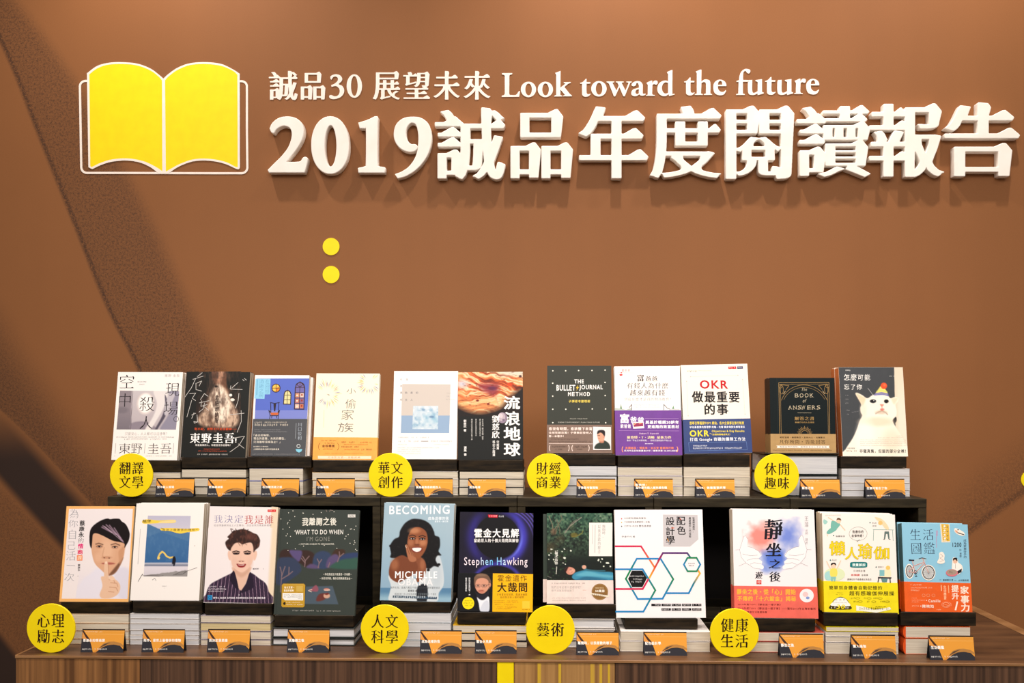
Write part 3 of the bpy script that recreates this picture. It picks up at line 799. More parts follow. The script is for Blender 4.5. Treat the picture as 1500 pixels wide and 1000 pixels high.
def stack(row, x0, x1, ys, what, cover=(240,235,228), pages=None, hard=False, spine='B', desc='paperback', Yf=None, depth=None, spinecol=None, pm=None):
    Y = YR[row] if Yf is None else Yf
    dp_ = depth or (.185 if row == 2 else .20)
    n = len(ys)-1
    for i in range(n):
        a, b = P(x0, ys[i], Y), P(x1, ys[i+1], Y)
        jx, jy = (random.uniform(-.0006,.0006), random.uniform(0,.003)) if i < n else (0,0)
        zb, zt = b.z+.0002, a.z-.0001
        if i == n-1: zb = (TABLE_Z if row == 2 else SHELF_Z)+.0003
        W = b.x-a.x-.0016; h = zt-zb
        t = thing('book', '%s %s lying below %s' % (ORD[n][i], desc, what), 'book', ((a.x+b.x)/2+jx, Y+jy, zb), (0,0,random.uniform(-.002,.002)))
        ct = .0026 if hard else .0008; ov = .003 if hard else .0006
        col = cover[i % len(cover)] if isinstance(cover, list) else cover
        m = cmat(col, .4)
        parts = [boxvf(-W/2, W/2, 0, dp_, h-ct, h, ct*.2), boxvf(-W/2, W/2, 0, dp_, 0, ct, ct*.2)]
        if spine == 'B': parts.append(boxvf(-W/2, W/2, dp_-ct, dp_, ct, h-ct))
        if spine == 'L' and spinecol is None: parts.append(boxvf(-W/2, -W/2+ct, 0, dp_, ct, h-ct))
        mesh_obj('cover', *merge(*parts), m, t)
        x0p = -W/2+ov
        if spine == 'L':
            x0p = -W/2+ct
            if spinecol is not None:
                # rounded spine
                sg = 8; V = []; Fc = []
                for k in range(sg+1):
                    an = math.pi*(k/sg-.5); V += [(-W/2+.001-math.cos(an)*.006, 0, h/2+math.sin(an)*h/2), (-W/2+.001-math.cos(an)*.006, dp_, h/2+math.sin(an)*h/2)]
                for k in range(sg): Fc.append((2*k, 2*k+2, 2*k+3, 2*k+1))
                Fc.append(tuple(range(0, 2*sg+2, 2))[::-1]); Fc.append(tuple(range(1, 2*sg+2, 2)))
                mesh_obj('spine', V, Fc, cmat(spinecol, .4), t)
        pgm = (pm[i] if isinstance(pm, list) else pm) or M_PAGES_H
        mesh_obj('page_block', *boxvf(x0p, W/2-ov, ov, dp_-ct, ct, h-ct), pgm, t)
def disc(cx, cy, r, row, text, label, yb):
    Y = (TABLE_Z if row == 2 else SHELF_Z)
    d = ray(cx, yb); Yd = ((Y-CAMZ)/d.z)*d.y
    c = P(cx, cy, Yd); R = r/F*Yd*1.0
    t = thing('category_disc', label, 'sign', (c.x, Yd, Y), (0,0,0), 'round yellow category signs')
    zc = c.z-Y
    R = min(R, zc*1.0)
    th_ = .005; n = 64; V = []; Fc = []
    rings = [(R-.0008, 0), (R, .0008), (R, th_-.0008), (R-.0008, th_)]
    for rr, y in rings:
        for k in range(n):
            a = 2*math.pi*k/n; V.append((rr*math.cos(a), y, zc+rr*math.sin(a)))
    Fc.append(tuple(range(n)))
    for j in range(3):
        for k in range(n): Fc.append((j*n+k, (j+1)*n+k, (j+1)*n+(k+1)%n, j*n+(k+1)%n))
    Fc.append(tuple(range(3*n, 4*n))[::-1])
    mesh_obj('disc', V, Fc, M_YEL, t)
    A = Art(); s = r
    if len(text) == 2: A.T(text, cx-r*.56, cy-.30*r, cx+r*.56, cy+.27*r, (58,34,22), 'mm', res=5)
    else:
        A.T(text[:2], cx-r*.56, cy-.60*r, cx+r*.56, cy-.04*r, (58,34,22), 'mm', res=5); A.T(text[2:], cx-r*.56, cy+.04*r, cx+r*.56, cy+.60*r, (58,34,22), 'mm', res=5)
    A.build('lettering', lambda V: np.column_stack([(V[:,0]-cx)/r*R, zc-(V[:,1]-cy)/r*R]), t, M_PRINT2)
    box('foot', -.012, .012, th_, th_+.03, 0, .004, M_BOXIN, t)
CARD_PTS = [(235,150),(1022,155),(985,560),(200,555)]
M_CARD = noise_mat('black_card', (34,34,38), (40,40,44), (1,1,1), .5, .3, 30)
def card_art(title, two=None):
    def f(A):
        A.P(CARD_PTS, (60,60,66))
        A.P([(235,150),(1022,155),(990,500),(930,440),(820,420),(700,430),(600,470),(500,540),(480,555),(430,555),(405,455),(372,335),(310,310),(240,170)], (232,166,72))
        A.poly([(235,195),(300,305),(372,330),(385,380),(340,345),(225,315)], (226,160,84))
        A.P([(240,160),(262,190),(345,295),(372,330),(378,345),(318,325),(236,185)], (82,56,44))
        A.poly([(540,478),(620,405),(720,372),(820,368),(940,392),(1000,440),(998,470),(900,430),(800,420),(700,432),(600,470),(510,535)], (186,138,78))
        A.poly([(560,470),(640,410),(760,385),(700,410),(620,455),(520,530)], (98,80,66))
        A.poly([(430,555),(520,500),(640,440),(560,500),(480,556)], (216,150,70))
        A.L_([(280,188),(1015,192)], 3, (248,196,120)); A.L_([(300,238),(1010,243)], 4, (250,205,130))
        A.G(290,190,600,212,(250,225,190))
        n = len(title); w_ = min(720, 58*n)
        if two: A.T(two, 245,262,245+58*len(two),310,(255,252,245),'sB')
        A.T(title, 245, 322, 245+w_, 376, (255,252,245), 'sB')
        A.T('作者', 228,488,278,516,(240,238,232),'sb'); A.G(288,488,400,514,(240,238,232)); A.G(460,488,690,514,(240,238,232))
    return f
def tent_card(row, xl, xr, yt, yb, title, label, two=None):
    Z = TABLE_Z if row == 2 else SHELF_Z
    cx = (xl+xr)/2
    d = ray(cx, yb); Y = ((Z-CAMZ)/d.z)*d.y
    a, b = P(xl, yb, Y), P(xr, yb, Y); W = (b.x-a.x)*.955
    th = math.radians(12)
    Hh = (P(cx, yt, Y).z-Z)/math.cos(th)*1.0
    t = thing('label_card', label, 'card', ((a.x+b.x)/2, Y, Z), (0,0,0), 'small black and orange title cards')
    h = W/2; n_ = Vector((0,-math.cos(th), math.sin(th))); up = Vector((0, math.sin(th), math.cos(th)))
    def panel(name, sgn):
        U = Vector((0, sgn*math.sin(th), math.cos(th))); N = Vector((0, -sgn*math.cos(th), math.sin(th)))
        o = Vector((0, 0 if sgn > 0 else 2*Hh*math.sin(th), 0)); th2 = .0012
        V = []
        for dx in (-h, h):
            for dz in (0, Hh):
                for dn in (0, -th2): V.append(o+Vector((dx,0,0))+U*dz+N*dn)
        Fc = [(0,4,6,2),(1,3,7,5),(0,1,5,4),(2,6,7,3),(0,2,3,1),(4,5,7,6)]
        if sgn < 0: Fc = [q[::-1] for q in Fc]
        return mesh_obj(name, V, Fc, M_CARD, t)
    fp = panel('front_panel', 1); panel('back_panel', -1)
    pr = bpy.data.objects.new('tmp', None)
    Hm = homography(CARD_PTS, [(-h,Hh),(h,Hh),(h,.0),(-h,.0)])
    A = Art(); card_art(title, two)(A)
    po = A.build('print', lambda V: hmap(Hm, V), fp, M_PRINT2, base=.00006, step=.000008)
    po.rotation_euler = (-th, 0, 0)
# ---------------------------------------------------------------- covers, upper row
WH = (246,240,234)
def a_plane(A):
    def pf(p):
        p.fill((190,180,184)); p.mix((620-p.Y)/400, (205,198,200))
        p.mix(np.clip((200-p.X)/8,0,1), (150,140,146)); p.mix(np.clip((p.Y-420)/200,0,1)*(p.X<200), (130,122,130))
        p.ell(325,380,82,104,(214,204,202),.1); p.ell(325,378,66,88,(252,246,240),.25)
        p.poly([(205,560),(330,545),(430,600),(420,620),(210,620)],(150,140,150),6,True)
        p.poly([(395,262),(520,262),(500,400),(430,540),(380,620),(330,620),(400,500),(430,380)],(228,222,220),6,True)
        p.poly([(500,300),(530,380),(520,480),(460,590),(440,620),(425,610),(480,500),(505,400)],(92,86,100),5,True)
        p.poly([(540,262),(628,262),(615,620),(470,620),(520,520),(560,420)],(150,146,162),8,True)
        p.poly([(550,290),(590,300),(575,350),(530,480),(500,470),(515,360)],(196,190,196),6,True)
        p.line([(203,262),(200,620)],4,(120,110,116)); p.ell(110,440,60,30,(110,104,112),.6,.4)
    A.pic([(87,262),(630,268),(615,620),(70,618)], pf)
    K = (52,46,50)
    A.T('空',83,118,212,240,K,'ml'); A.T('中',83,287,190,410,K,'ml'); A.T('現',503,192,630,312,K,'ml'); A.T('場',495,362,625,485,K,'ml')
    A.O(612,522,22,24,4,K); A.T('殺',272,318,408,448,K,'ml'); A.T('人',282,495,395,612,K,'ml')
    A.T('東野 圭吾',490,112,628,138,(196,190,190),'s'); A.G(245,176,330,188,(150,146,146)); A.G(262,200,312,210,(150,146,146))
    A.T('只要安心，人人都可以這樣嗎？',150,642,535,672,(158,152,152),'ml')
    A.G(72,683,600,693,(150,146,146)); A.G(145,700,530,711,(150,146,146))
    for c,x0,x1 in (('東',100,205),('野',212,312),('圭',365,465),('吾',478,580)): A.T(c,x0,745,x1,838,(96,90,92),'ml')
    for x in (70,338,600): A.L_([(x,745),(x-3,835)],5,(190,186,184))
    A.G(350,856,585,865,(170,166,164)); A.G(62,856,90,865,(170,166,164))
def a_dress(A):
    def pf(p):
        p.fill((34,36,34)); n = p.n(60); n2 = p.n(22,3,1,.35)
        p.ell(375,460,205,165,(74,52,44),.8,.8)
        p.poly([(300,85),(425,85),(440,190),(460,290),(390,230),(345,215)],(120,82,62),8,True); p.poly([(360,85),(415,85),(400,160),(380,210),(350,200)],(190,146,120),8,True)
        p.poly([(345,205),(390,205),(450,265),(490,360),(540,440),(560,530),(520,590),(430,600),(330,590),(230,580),(185,520),(250,420),(290,300)],(208,180,156),16,True)
        p.poly([(350,215),(385,215),(440,280),(480,380),(470,480),(400,560),(340,520),(300,400),(300,290)],(244,228,208),16,True)
        p.mix((n2-.42)*1.8,(110,82,68)); p.mix(np.clip((p.n(14,3,2.2,.5)-.5)*3,0,1)*.55,(62,46,40)); p.mix(np.clip((n-.55)*3,0,1)*.4,(40,34,32))
        p.ell(345,220,14,10,(40,34,30),.4); p.ell(480,300,14,12,(250,246,236),.3); p.ell(498,342,20,12,(248,240,226),.3)
    A.pic([(170,85),(570,85),(575,640),(165,640)], pf)
    S = (206,202,196)
    for pts in ([(170,130),(215,95)],[(130,155),(225,125)],[(155,150),(120,230),(62,315)],[(165,190),(212,170),(190,215)],[(160,190),(162,248),(215,262)],[(105,285),(160,280),(130,328),(162,350)],[(125,345),(85,500)],[(240,285),(205,340)],[(240,285),(275,310)],[(195,370),(285,350)],[(215,350),(212,402),(270,385)],[(245,370),(232,425),(195,455)],[(235,400),(285,440)],[(128,482),(165,465)],[(150,460),(130,512)],[(178,480),(186,545),(155,556),(150,540),(192,546)],[(480,215),(475,245),(585,250)],[(490,235),(545,185)],[(585,160),(600,172)],[(600,150),(620,165)],[(555,285),(550,350),(530,415)],[(480,478),(608,465)],[(580,440),(585,540),(550,640)],[(500,695),(618,675),(570,760),(490,820)],[(565,745),(618,785)]):
        A.L_(pts,4.2,S)
    A.T('危險維納斯',340,300,378,555,(74,56,50),'mb',True)
    A.T('對不起，我對不只是喜歡妳',158,598,500,622,(222,92,52),'mb'); A.L_([(500,610),(545,610)],2,(222,92,52))
    A.T('東野圭吾',118,645,528,740,(246,244,240),'mb'); A.T('！',532,695,548,732,(246,244,240),'sb')
    A.T('知道真相的人，你能信任你這樣嗎？',170,748,495,768,(236,232,226),'sb')
    A.G(250,790,400,800,(214,96,60)); A.G(200,808,460,818,(214,96,60)); A.G(192,837,290,849,(236,232,226)); A.G(298,837,468,849,(236,232,226))
def a_blue(A):
    A.P([(90,150),(572,150),(560,520),(80,520)],(98,118,200)); A.P([(84,440),(563,440),(560,520),(80,520)],(132,142,206))
    A.P([(80,152),(218,152),(216,295),(168,295),(166,336),(72,334)],(150,206,232))
    A.T('在回憶',172,158,208,290,(96,150,186),'ml',True); A.T('消逝之前',115,158,155,322,(96,150,186),'ml',True); A.L_([(97,160),(94,300)],6,(110,164,196))
    K = (70,48,40)
    A.E(270,238,41,41,K); A.E(270,238,33,33,(238,196,96)); A.P([(270,238),(300,225),(296,260),(272,270)],(226,140,60)); A.L_([(270,200),(270,276)],5,K); A.L_([(232,238),(308,238)],5,K)
    A.poly([(338,388),(342,290),(352,265),(376,254),(400,265),(412,290),(410,390)],K); A.poly([(346,380),(350,295),(358,274),(376,263),(394,274),(404,295),(402,382)],(222,214,160))
    for a,b in (((376,262),(374,386)),((346,302),(405,302)),((344,345),(404,345))): A.L_([a,b],5,K)
    A.poly([(438,434),(442,240),(452,200),(488,177),(526,200),(537,240),(532,436)],K); A.poly([(446,426),(450,245),(458,208),(488,187),(518,208),(528,245),(525,428)],(120,112,170))
    for y0,c1,c2 in ((285,(206,150,120),(226,200,180)),(335,(190,120,100),(150,110,130)),(385,(226,190,170),(200,130,96))):
        A.R(449,y0,484,y0+38,c1); A.R(492,y0,524,y0+38,c2); A.E(465,y0+20,9,8,(240,220,200)); A.E(508,y0+16,8,9,(160,60,50))
    for a,b in (((488,180),(486,430)),((446,232),(530,232)),((446,280),(530,280)),((445,330),(528,330)),((444,380),(528,380)),((488,232),(460,205)),((488,232),(516,205))): A.L_([a,b],5,K)
    C = (58,48,58)
    A.P([(222,462),(300,462),(292,485),(230,485)],(206,112,62))
    for pts in ([(220,370),(262,378),(305,370)],[(224,370),(228,462)],[(300,370),(294,462)],[(228,462),(208,440),(222,490),(218,518)],[(296,462),(308,440),(296,490),(296,518)],[(222,490),(298,490)],[(238,490),(236,512)],[(280,490),(284,512)]): A.L_(pts,6,C)
    A.P([(250,380),(274,380),(268,450),(256,450)],C)
    A.P([(66,520),(562,520),(552,862),(50,860)],(88,90,94))
    A.G(80,546,230,558,(216,206,190)); A.G(238,546,378,558,(216,206,190)); A.G(80,566,405,586,(222,212,196)); A.G(80,614,320,624,(150,150,150)); A.G(80,632,380,642,(150,150,150))
    for t,x0,y0,x1,y1 in (('「過去的悔恨、',75,660,225,681),('現在的感情、未來的嚮往，',75,688,365,711),('只消咖啡涼掉為止！」',75,720,320,743),('在這間小小咖啡店，',75,768,215,780),('上演著四段時光旅行的溫柔故事',75,790,312,806)): A.T(t,x0,y0,x1,y1,(226,218,204),'sb')
    A.T('川口俊和',478,556,514,712,(186,196,206),'ml',True); A.L_([(462,560),(458,700)],5,(150,156,160))
    A.O(488,768,15,15,4,(230,236,236)); A.poly([(462,796),(524,796),(514,818),(494,828),(472,818)],(140,206,226)); A.G(70,838,515,850,(150,150,150))
def a_firework(A):
    r = random.Random(5); cols = [(232,210,140),(240,190,90),(110,120,170),(214,150,110),(236,220,160),(150,140,150),(240,200,120)]
    for cx,cy,r0,r1,n in ((180,290,60,140,40),(560,190,52,118,34)):
        for k in range(n):
            a = 2*math.pi*k/n+r.uniform(-.05,.05); q0 = r0*r.uniform(.85,1.1); q1 = r1*r.uniform(.75,1.05)
            p0 = (cx+q0*math.cos(a), cy+q0*math.sin(a)); p1 = (cx+q1*math.cos(a), cy+q1*math.sin(a))
            if 78 < p1[0] < 655 and 108 < p1[1] and p0[0] > 80 and p0[0] < 652: A.P([p0,((p0[0]+p1[0])/2+4*math.sin(a),(p0[1]+p1[1])/2-4*math.cos(a)),p1,((p0[0]+p1[0])/2-4*math.sin(a),(p0[1]+p1[1])/2+4*math.cos(a))],[.6*q+.4*w for q,w in zip(cols[r.randrange(7)],(250,238,216))])
    A.L_([(152,440),(150,600)],3,(244,222,170)); A.P([(170,292),(200,300),(196,306)],(130,120,110))
    K = (126,122,116)
    A.T('小',355,240,440,290,K,'sl',jit=.03); A.T('偷',345,340,440,425,K,'sl',skew=.05); A.T('家',310,436,420,530,K,'sl',skew=.08); A.T('族',280,556,420,640,K,'sl',skew=.05)
def b_firework(A):
    K = (120,66,24)
    for a,b in ((130,158),(168,192),(202,232),(240,268)): A.G(a,714,b,726,K)
    A.G(140,738,255,750,K); A.T('金棕櫚獎',140,757,257,782,K,'sB'); A.G(150,792,245,804,K)
    A.O(130,775,22,34,3,K,14,110,250); A.O(272,775,22,34,3,K,14,-70,70)
    A.G(318,728,440,742,K); A.G(478,730,598,742,(170,104,40)); A.G(340,750,560,762,(190,124,50)); A.G(318,770,480,785,K); A.G(345,795,480,807,(170,104,40)); A.G(500,793,595,808,K)
    A.G(170,832,520,840,(220,150,70)); A.R(105,860,592,886,(248,226,196)); A.T('日本影史第一 感動推薦',200,864,490,882,(190,150,100),'s')
def a_square(A):
    A.P([(150,200),(590,203),(587,488),(142,488)],(206,197,188)); A.P([(142,488),(587,488),(582,650),(138,650)],(152,176,202))
    def pf(p):
        p.fill((196,212,222)); n = p.n(34); m = p.n(90,3)
        p.mix((n-.45)*2.5,(226,230,232)); p.mix((.45-n)*3,(140,176,200)); p.mix(np.clip((m-.5)*3,0,1)*(p.Y>460)*(p.X>340),(138,184,206))
        p.ell(345,435,16,10,(120,150,180),.5,.6); p.ell(420,500,22,10,(90,120,160),.5,.6); p.ell(390,448,10,6,(230,236,236),.5)
    A.pic([(250,400),(480,400),(478,614),(244,612)], pf)
    K = (120,118,124)
    for ch,x,y in zip('你我是最熟悉的陌生人',(130,182,130,130,177,226,275,130,177,226),(150,150,210,270,270,270,270,334,334,334)): A.T(ch,x,y,x+20,y+20,K,'s')
    for a in ((555,280,600,287),(555,308,590,316),(552,336,630,344)): A.G(*a,(150,146,150))
    for a in ((118,684,210,696),(238,684,255,696),(282,684,292,696),(318,684,395,696),(118,718,180,731),(196,718,232,731),(258,718,312,731),(405,718,610,731)): A.G(*a,(140,138,142))
    A.L_([(325,724),(390,724)],5,(90,90,96))
    for a in ((112,750,200,758),(442,750,585,758),(110,780,495,788),(110,798,330,806),(110,816,320,824),(110,834,320,842)): A.G(*a,(168,164,166))
def a_jupiter(A):
    A.P([(75,93),(662,88),(668,890),(68,895)],(28,30,28))
    def pf(p):
        p.fill((28,30,28)); wx = p.n(130,3)*160; wy = p.n(150,3,1,1)*140
        yy = p.Y+wy*.9+np.sin(p.X/120)*20-.28*(p.X-300)*(p.Y<260)+.1*(p.X-200)*(p.Y>=260)
        band = fbm(yy/26+3, (p.X+wx)/420, 4)
        c = np.zeros((len(p.X),3)); 
        stops = [(0.25,(120,52,36)),(0.4,(214,106,58)),(0.5,(236,176,120)),(0.62,(244,220,184)),(0.78,(226,150,92))]
        for k in range(3): c[:,k] = np.interp(band,[s_[0] for s_ in stops],[s_[1][k] for s_ in stops])
        body = np.zeros(len(p.X)); q = p.C.copy(); p.C = c
        p.mix(np.clip((p.Y-270)/120,0,1)*.5,(232,190,130)); p.mix(np.clip((150-p.Y)/40,0,1)*np.clip((p.X-380)/120,0,1)*.7,(206,210,200))
        p.mix(np.clip((p.Y<330)*(1-np.hypot((p.X-110)/90,(p.Y-200)/60)),0,1)*1.2,(206,200,206))
        p.poly([(255,215),(330,195),(440,200),(440,260),(400,310),(330,280)],(146,58,72),22,True,.85); p.ell(385,240,40,18,(90,44,84),.8,.7)
        p.mix((p.n(12,3,.4,1.5)-.62)*3,(110,50,40)); p.ell(250,352,14,9,(130,46,36),.4); p.ell(348,382,12,9,(130,46,36),.4); p.ell(545,205,26,14,(226,80,40),.6,.8); p.ell(640,130,14,10,(80,56,54),.5)
        p.line([(410,300),(440,390),(420,440)],8,(226,160,120),8,.7)
        edge = p.sd(spl([(-60,60),(400,20),(700,60),(690,200),(640,260),(560,330),(470,430),(330,476),(220,478),(120,450),(40,400),(-60,300)],4))
        p.mix(np.clip(edge/8+.5,0,1),(28,30,28)); p.mix(np.clip(1-(-edge)/50,0,1)*.75*(p.Y>230),(40,26,22))
    A.pic([(74,94),(662,89),(665,495),(70,495)], pf, 4.5)
    W_ = (246,244,240)
    A.T('流',487,310,640,432,W_,'sB'); A.T('浪',495,450,642,580,W_,'sB'); A.T('地',488,590,645,715,W_,'sB'); A.T('球',490,737,645,862,W_,'sB')
    def mf(p):
        p.fill((176,160,172)); p.mix((p.n(14)-.4)*2,(214,200,204)); p.mix(np.clip(np.hypot(p.X-462,p.Y-492)/60-.45,0,1),(110,96,120)); 
    t = np.linspace(0,2*math.pi,26,endpoint=False)
    A.E(478,508,44,50,(150,134,150)); A.E(470,500,34,38,(190,176,184)); A.E(462,492,20,22,(212,200,204)); A.E(488,528,12,9,(128,112,132)); A.E(450,512,8,7,(150,136,150))
    A.T('劉慈欣',382,487,452,695,W_,'mb',True); A.T('中短篇',425,716,448,800,W_,'sb',True); A.T('科幻小說選',388,716,412,862,W_,'sb',True)
    for t,x0,x1,y1 in (('末日浪潮 銀河帝國 球界',290,305,710),('著作獲得科幻銀河獎作品',267,280,675),('最佳科幻巨擘想像的作品',230,243,675),('華語科幻的里程碑作家第一部',191,205,712)): A.T(t,x0,518,x1,y1,(220,218,212),'s',True)
    A.T('劉慈欣 著',122,526,148,635,W_,'sb',True); A.T('選集 書',124,772,150,858,W_,'sb',True)
def a_bullet(A):
    for x,y in ((120,142),(238,142),(357,140),(480,140),(600,137),(120,256),(600,250),(121,375),(602,370),(123,495),(242,495),(362,493),(485,492),(606,492),(124,618),(608,618)): A.E(x,y,6.5,6.5,(232,228,214),10)
    W_ = (244,240,234)
    A.T('THE',318,222,405,258,W_,'sB'); A.T('BULLET',155,272,328,325,W_,'sB'); A.T('JOURNAL',364,272,580,325,W_,'sB'); A.P([(354,270),(334,302),(346,302),(338,326),(362,292),(348,292)],(232,196,70))
    for i,ch in enumerate('METHOD'): A.T(ch,262+i*35,338,288+i*35,375,W_,'sB')
    A.T('子彈思考整理術',268,410,465,434,(226,204,96),'sB')
    A.T('TRACK YOUR PAST,',280,578,445,588,(206,202,190),'s'); A.T('ORDER YOUR PRESENT, PLAN YOUR FUTURE',172,610,555,621,(206,202,190),'s')
def b_bullet(A):
    W_ = (244,226,216); K = (70,52,42)
    A.T('愈沒有時間，愈該慢下來寫',88,658,485,690,W_,'sB'); A.T('全球狂銷百萬！子彈筆記發明人',88,699,482,720,W_,'sB'); A.T('第一本著作！',88,732,225,752,W_,'sB')
    A.G(110,762,365,775,K); A.G(90,785,480,797,K); A.L_([(90,809),(490,811)],3,W_)
    A.O(108,850,14,30,5,W_,10,120,240); A.O(262,850,14,30,5,W_,10,-60,60); A.O(315,850,14,30,5,W_,10,120,240); A.O(445,850,14,30,5,W_,10,-60,60)
    A.G(118,830,250,846,K); A.G(150,855,215,868,K); A.G(325,830,440,846,K); A.G(350,855,412,868,K)
    A.P([(493,655),(655,658),(657,866),(495,866)],(240,236,232))
    def pf(p):
        p.fill((232,228,226)); p.mix((p.X-500)/400,(206,200,196))
        p.poly([(515,858),(518,820),(550,800),(590,780),(630,800),(648,830),(650,858)],(50,62,54),4,True); p.poly([(545,770),(590,765),(590,800),(556,800)],(190,134,108),4,True)
        p.poly([(532,715),(560,700),(595,712),(600,750),(585,785),(550,785),(536,760)],(220,168,140),3,True)
        p.poly([(530,712),(540,690),(575,684),(600,695),(602,730),(592,755),(585,725),(560,708),(535,722)],(44,36,34),3,True); p.line([(534,735),(556,735)],4,(60,44,40)); p.line([(540,762),(556,764)],3,(150,80,70)); p.ell(590,745,7,12,(206,150,124),.3)
    A.pic([(499,661),(650,664),(651,858),(501,858)], pf, 4)
def a_purple(A):
    A.T('富爸爸',130,125,205,150,(222,90,90),'s'); A.L_([(92,160),(240,162)],2,(222,120,120)); A.P([(108,172),(138,172),(134,188),(112,188)],(216,60,60)); A.E(126,160,7,6,(216,60,60))
    A.T('富',272,178,333,240,(50,44,48),'mB'); A.T('爸爸',347,192,458,238,(60,54,58),'mb'); A.T('有錢人為什麼',178,252,555,305,(92,88,90),'m'); A.T('越來越有錢',205,315,525,372,(66,62,66),'m'); A.T('到底什麼才是真的財商教育？',155,388,582,418,(120,116,118),'ml')
    A.G(245,448,482,462,(196,190,196)); A.G(260,470,475,484,(196,190,196))
    A.P([(68,505),(72,480),(110,488),(124,440),(134,490),(170,500),(220,480),(224,505)],(188,196,188)); A.P([(118,490),(126,455),(134,492)],(110,150,110)); A.L_([(200,480),(222,450),(222,500)],5,(60,52,66)); A.L_([(516,500),(516,450),(548,484),(590,498)],5,(60,52,66)); A.P([(588,498),(604,460),(614,498)],(120,160,120)); A.P([(560,505),(570,490),(660,492),(664,506)],(206,206,206))
def b_purple(A):
    W_ = (250,246,248)
    A.T('富',115,535,200,622,W_,'sB',jit=.06); A.T('爸',208,562,270,622,W_,'sB'); A.T('爸',275,566,336,622,W_,'sB'); A.T('窮爸爸',120,632,215,668,W_,'sb')
    A.P([(228,616),(330,606),(338,668),(238,672)],W_); A.P([(236,622),(326,616),(330,650),(242,656)],(160,60,100)); A.L_([(244,634),(262,626)],6,(250,180,120)); A.L_([(290,628),(314,622)],6,(250,180,120))
    A.L_([(345,578),(652,580)],2,(200,160,214)); A.T('奠基於暢銷20餘年',348,597,655,630,W_,'sB'); A.T('更進階的致富教材',368,638,655,670,W_,'sB'); A.L_([(105,690),(656,693)],2,(200,160,214))
    A.T('Robert T. Kiyosaki',295,710,470,727,(240,214,226),'sb'); A.T('羅勃特・T・清崎  最新力作',180,738,585,765,(250,232,176),'mb'); A.T('教你「不必工作就有錢」，如何打造致富的不敗人生',180,772,590,789,W_,'s')
    for k in range(6): A.E(350+k*13,810,4,4,W_,8)
    A.T('各國誠品・博客來・金石堂 暢銷排行榜',165,838,608,860,(250,150,96),'sb'); A.T('系列作品全球銷量逾29年 / 銷售突破 40,000,000冊',155,866,645,883,W_,'sb')
    A.O(152,862,16,28,6,(250,170,120),10,120,240); A.O(630,862,16,28,6,(250,170,120),10,-60,60)
def a_okr(A):
    K = (36,30,32)
    A.P([(504,106),(578,104),(579,127),(505,129)],(206,50,54)); A.P([(586,104),(640,102),(641,125),(587,127)],(30,40,96)); A.G(510,110,574,122,(250,220,220)); A.G(592,108,636,120,(230,230,240))
    A.G(125,146,215,160,(80,74,76)); A.G(225,142,350,150,(190,180,176))
    g = (198,188,182)
    A.L_([(155,203),(590,187)],2,g); A.L_([(118,245),(118,560)],2,g); A.L_([(632,225),(638,545)],2,g)
    for x,y in ((155,203),(590,187),(118,245),(118,560),(632,225),(638,545)): A.E(x,y,5,5,g,8)
    A.T('OKR',236,234,494,312,(196,22,36),'sB'); A.T('做最重要',158,335,595,440,K,'sB',res=4); A.T('的事',268,450,485,552,K,'sB',res=4)
def b_okr(A):
    Y_ = (250,226,60); W_ = (244,246,250)
    A.T('搜尋引擎龍頭TOP1 網站、各大企業都在推行制度',128,612,625,640,Y_,'sb'); A.T('矽谷最重要的管理學 約翰・杜爾 親身傳授目標管理法',128,652,630,674,W_,'sb')
    A.T('OKR',125,692,300,748,Y_,'sB'); A.L_([(306,722),(318,722)],3,Y_); A.T('Objectives & Key Results',326,690,625,716,Y_,'sb'); A.T('（目標與關鍵成果法）',325,722,492,739,Y_,'sb')
    A.T('打造 Google 奇蹟的團隊工作法',125,757,630,796,W_,'sb')
    for a,b in (((112,802),(640,800)),((640,800),(642,872)),((642,872),(114,878)),((114,878),(112,802))): A.L_([a,b],2,(120,150,200))
    A.G(150,826,290,838,W_); A.G(150,848,595,862,W_)
def a_answers(A):
    g = (176,146,96)
    A.L_([(186,145),(180,652)],3,(40,52,54))
    for x0,y0,x1,y1,w_ in ((202,186,660,655,4),(216,200,647,655,2.5)): A.L_([(x0-6,y1),(x0,y0),(x1,y0),(x1-6,y1)],w_,g)
    A.O(430,420,222,212,3,g,24,200,340); A.O(430,420,205,190,2,g,24,205,335)
    for sx in (-1,1):
        cx = 430+sx*205
        A.O(cx,250,18,40,3,g,12); A.L_([(cx,205),(cx-sx*70,215),(cx-sx*40,250)],3,g); A.L_([(430+sx*170,262),(430+sx*188,290)],4,(206,186,150)); A.O(430+sx*215,220,16,16,3,g,10)
    c = (196,184,158)
    A.T('The',405,234,455,262,c,'s',skew=.25)
    for ch,x in zip('BOOK',(345,390,436,482)): A.T(ch,x,285,x+34,320,c,'s'); A.L_([(x+2,320),(x+16,320)],3,c)
    A.T('of',413,335,442,368,c,'s',skew=.3)
    for ch,x in zip('ANSWERS',(282,326,370,404,456,498,542)): A.T(ch,x,395,x+32,430,c,'s'); A.L_([(x-2,430),(x+10,430)],3,c)
    A.L_([(365,462),(490,463)],2.5,c); A.T('解答之書',336,497,515,530,g,'mb'); A.T('專屬於你的人生答案',338,542,515,557,g,'sb')
    for k in range(15):
        a = math.pi*(1+k/14); A.L_([(425+40*math.cos(a),652+38*math.sin(a)),(425+(70 if k%2 else 60)*math.cos(a),652+(68 if k%2 else 58)*math.sin(a))],3.5,g)
    A.O(425,652,30,28,3,g,14,180,360)
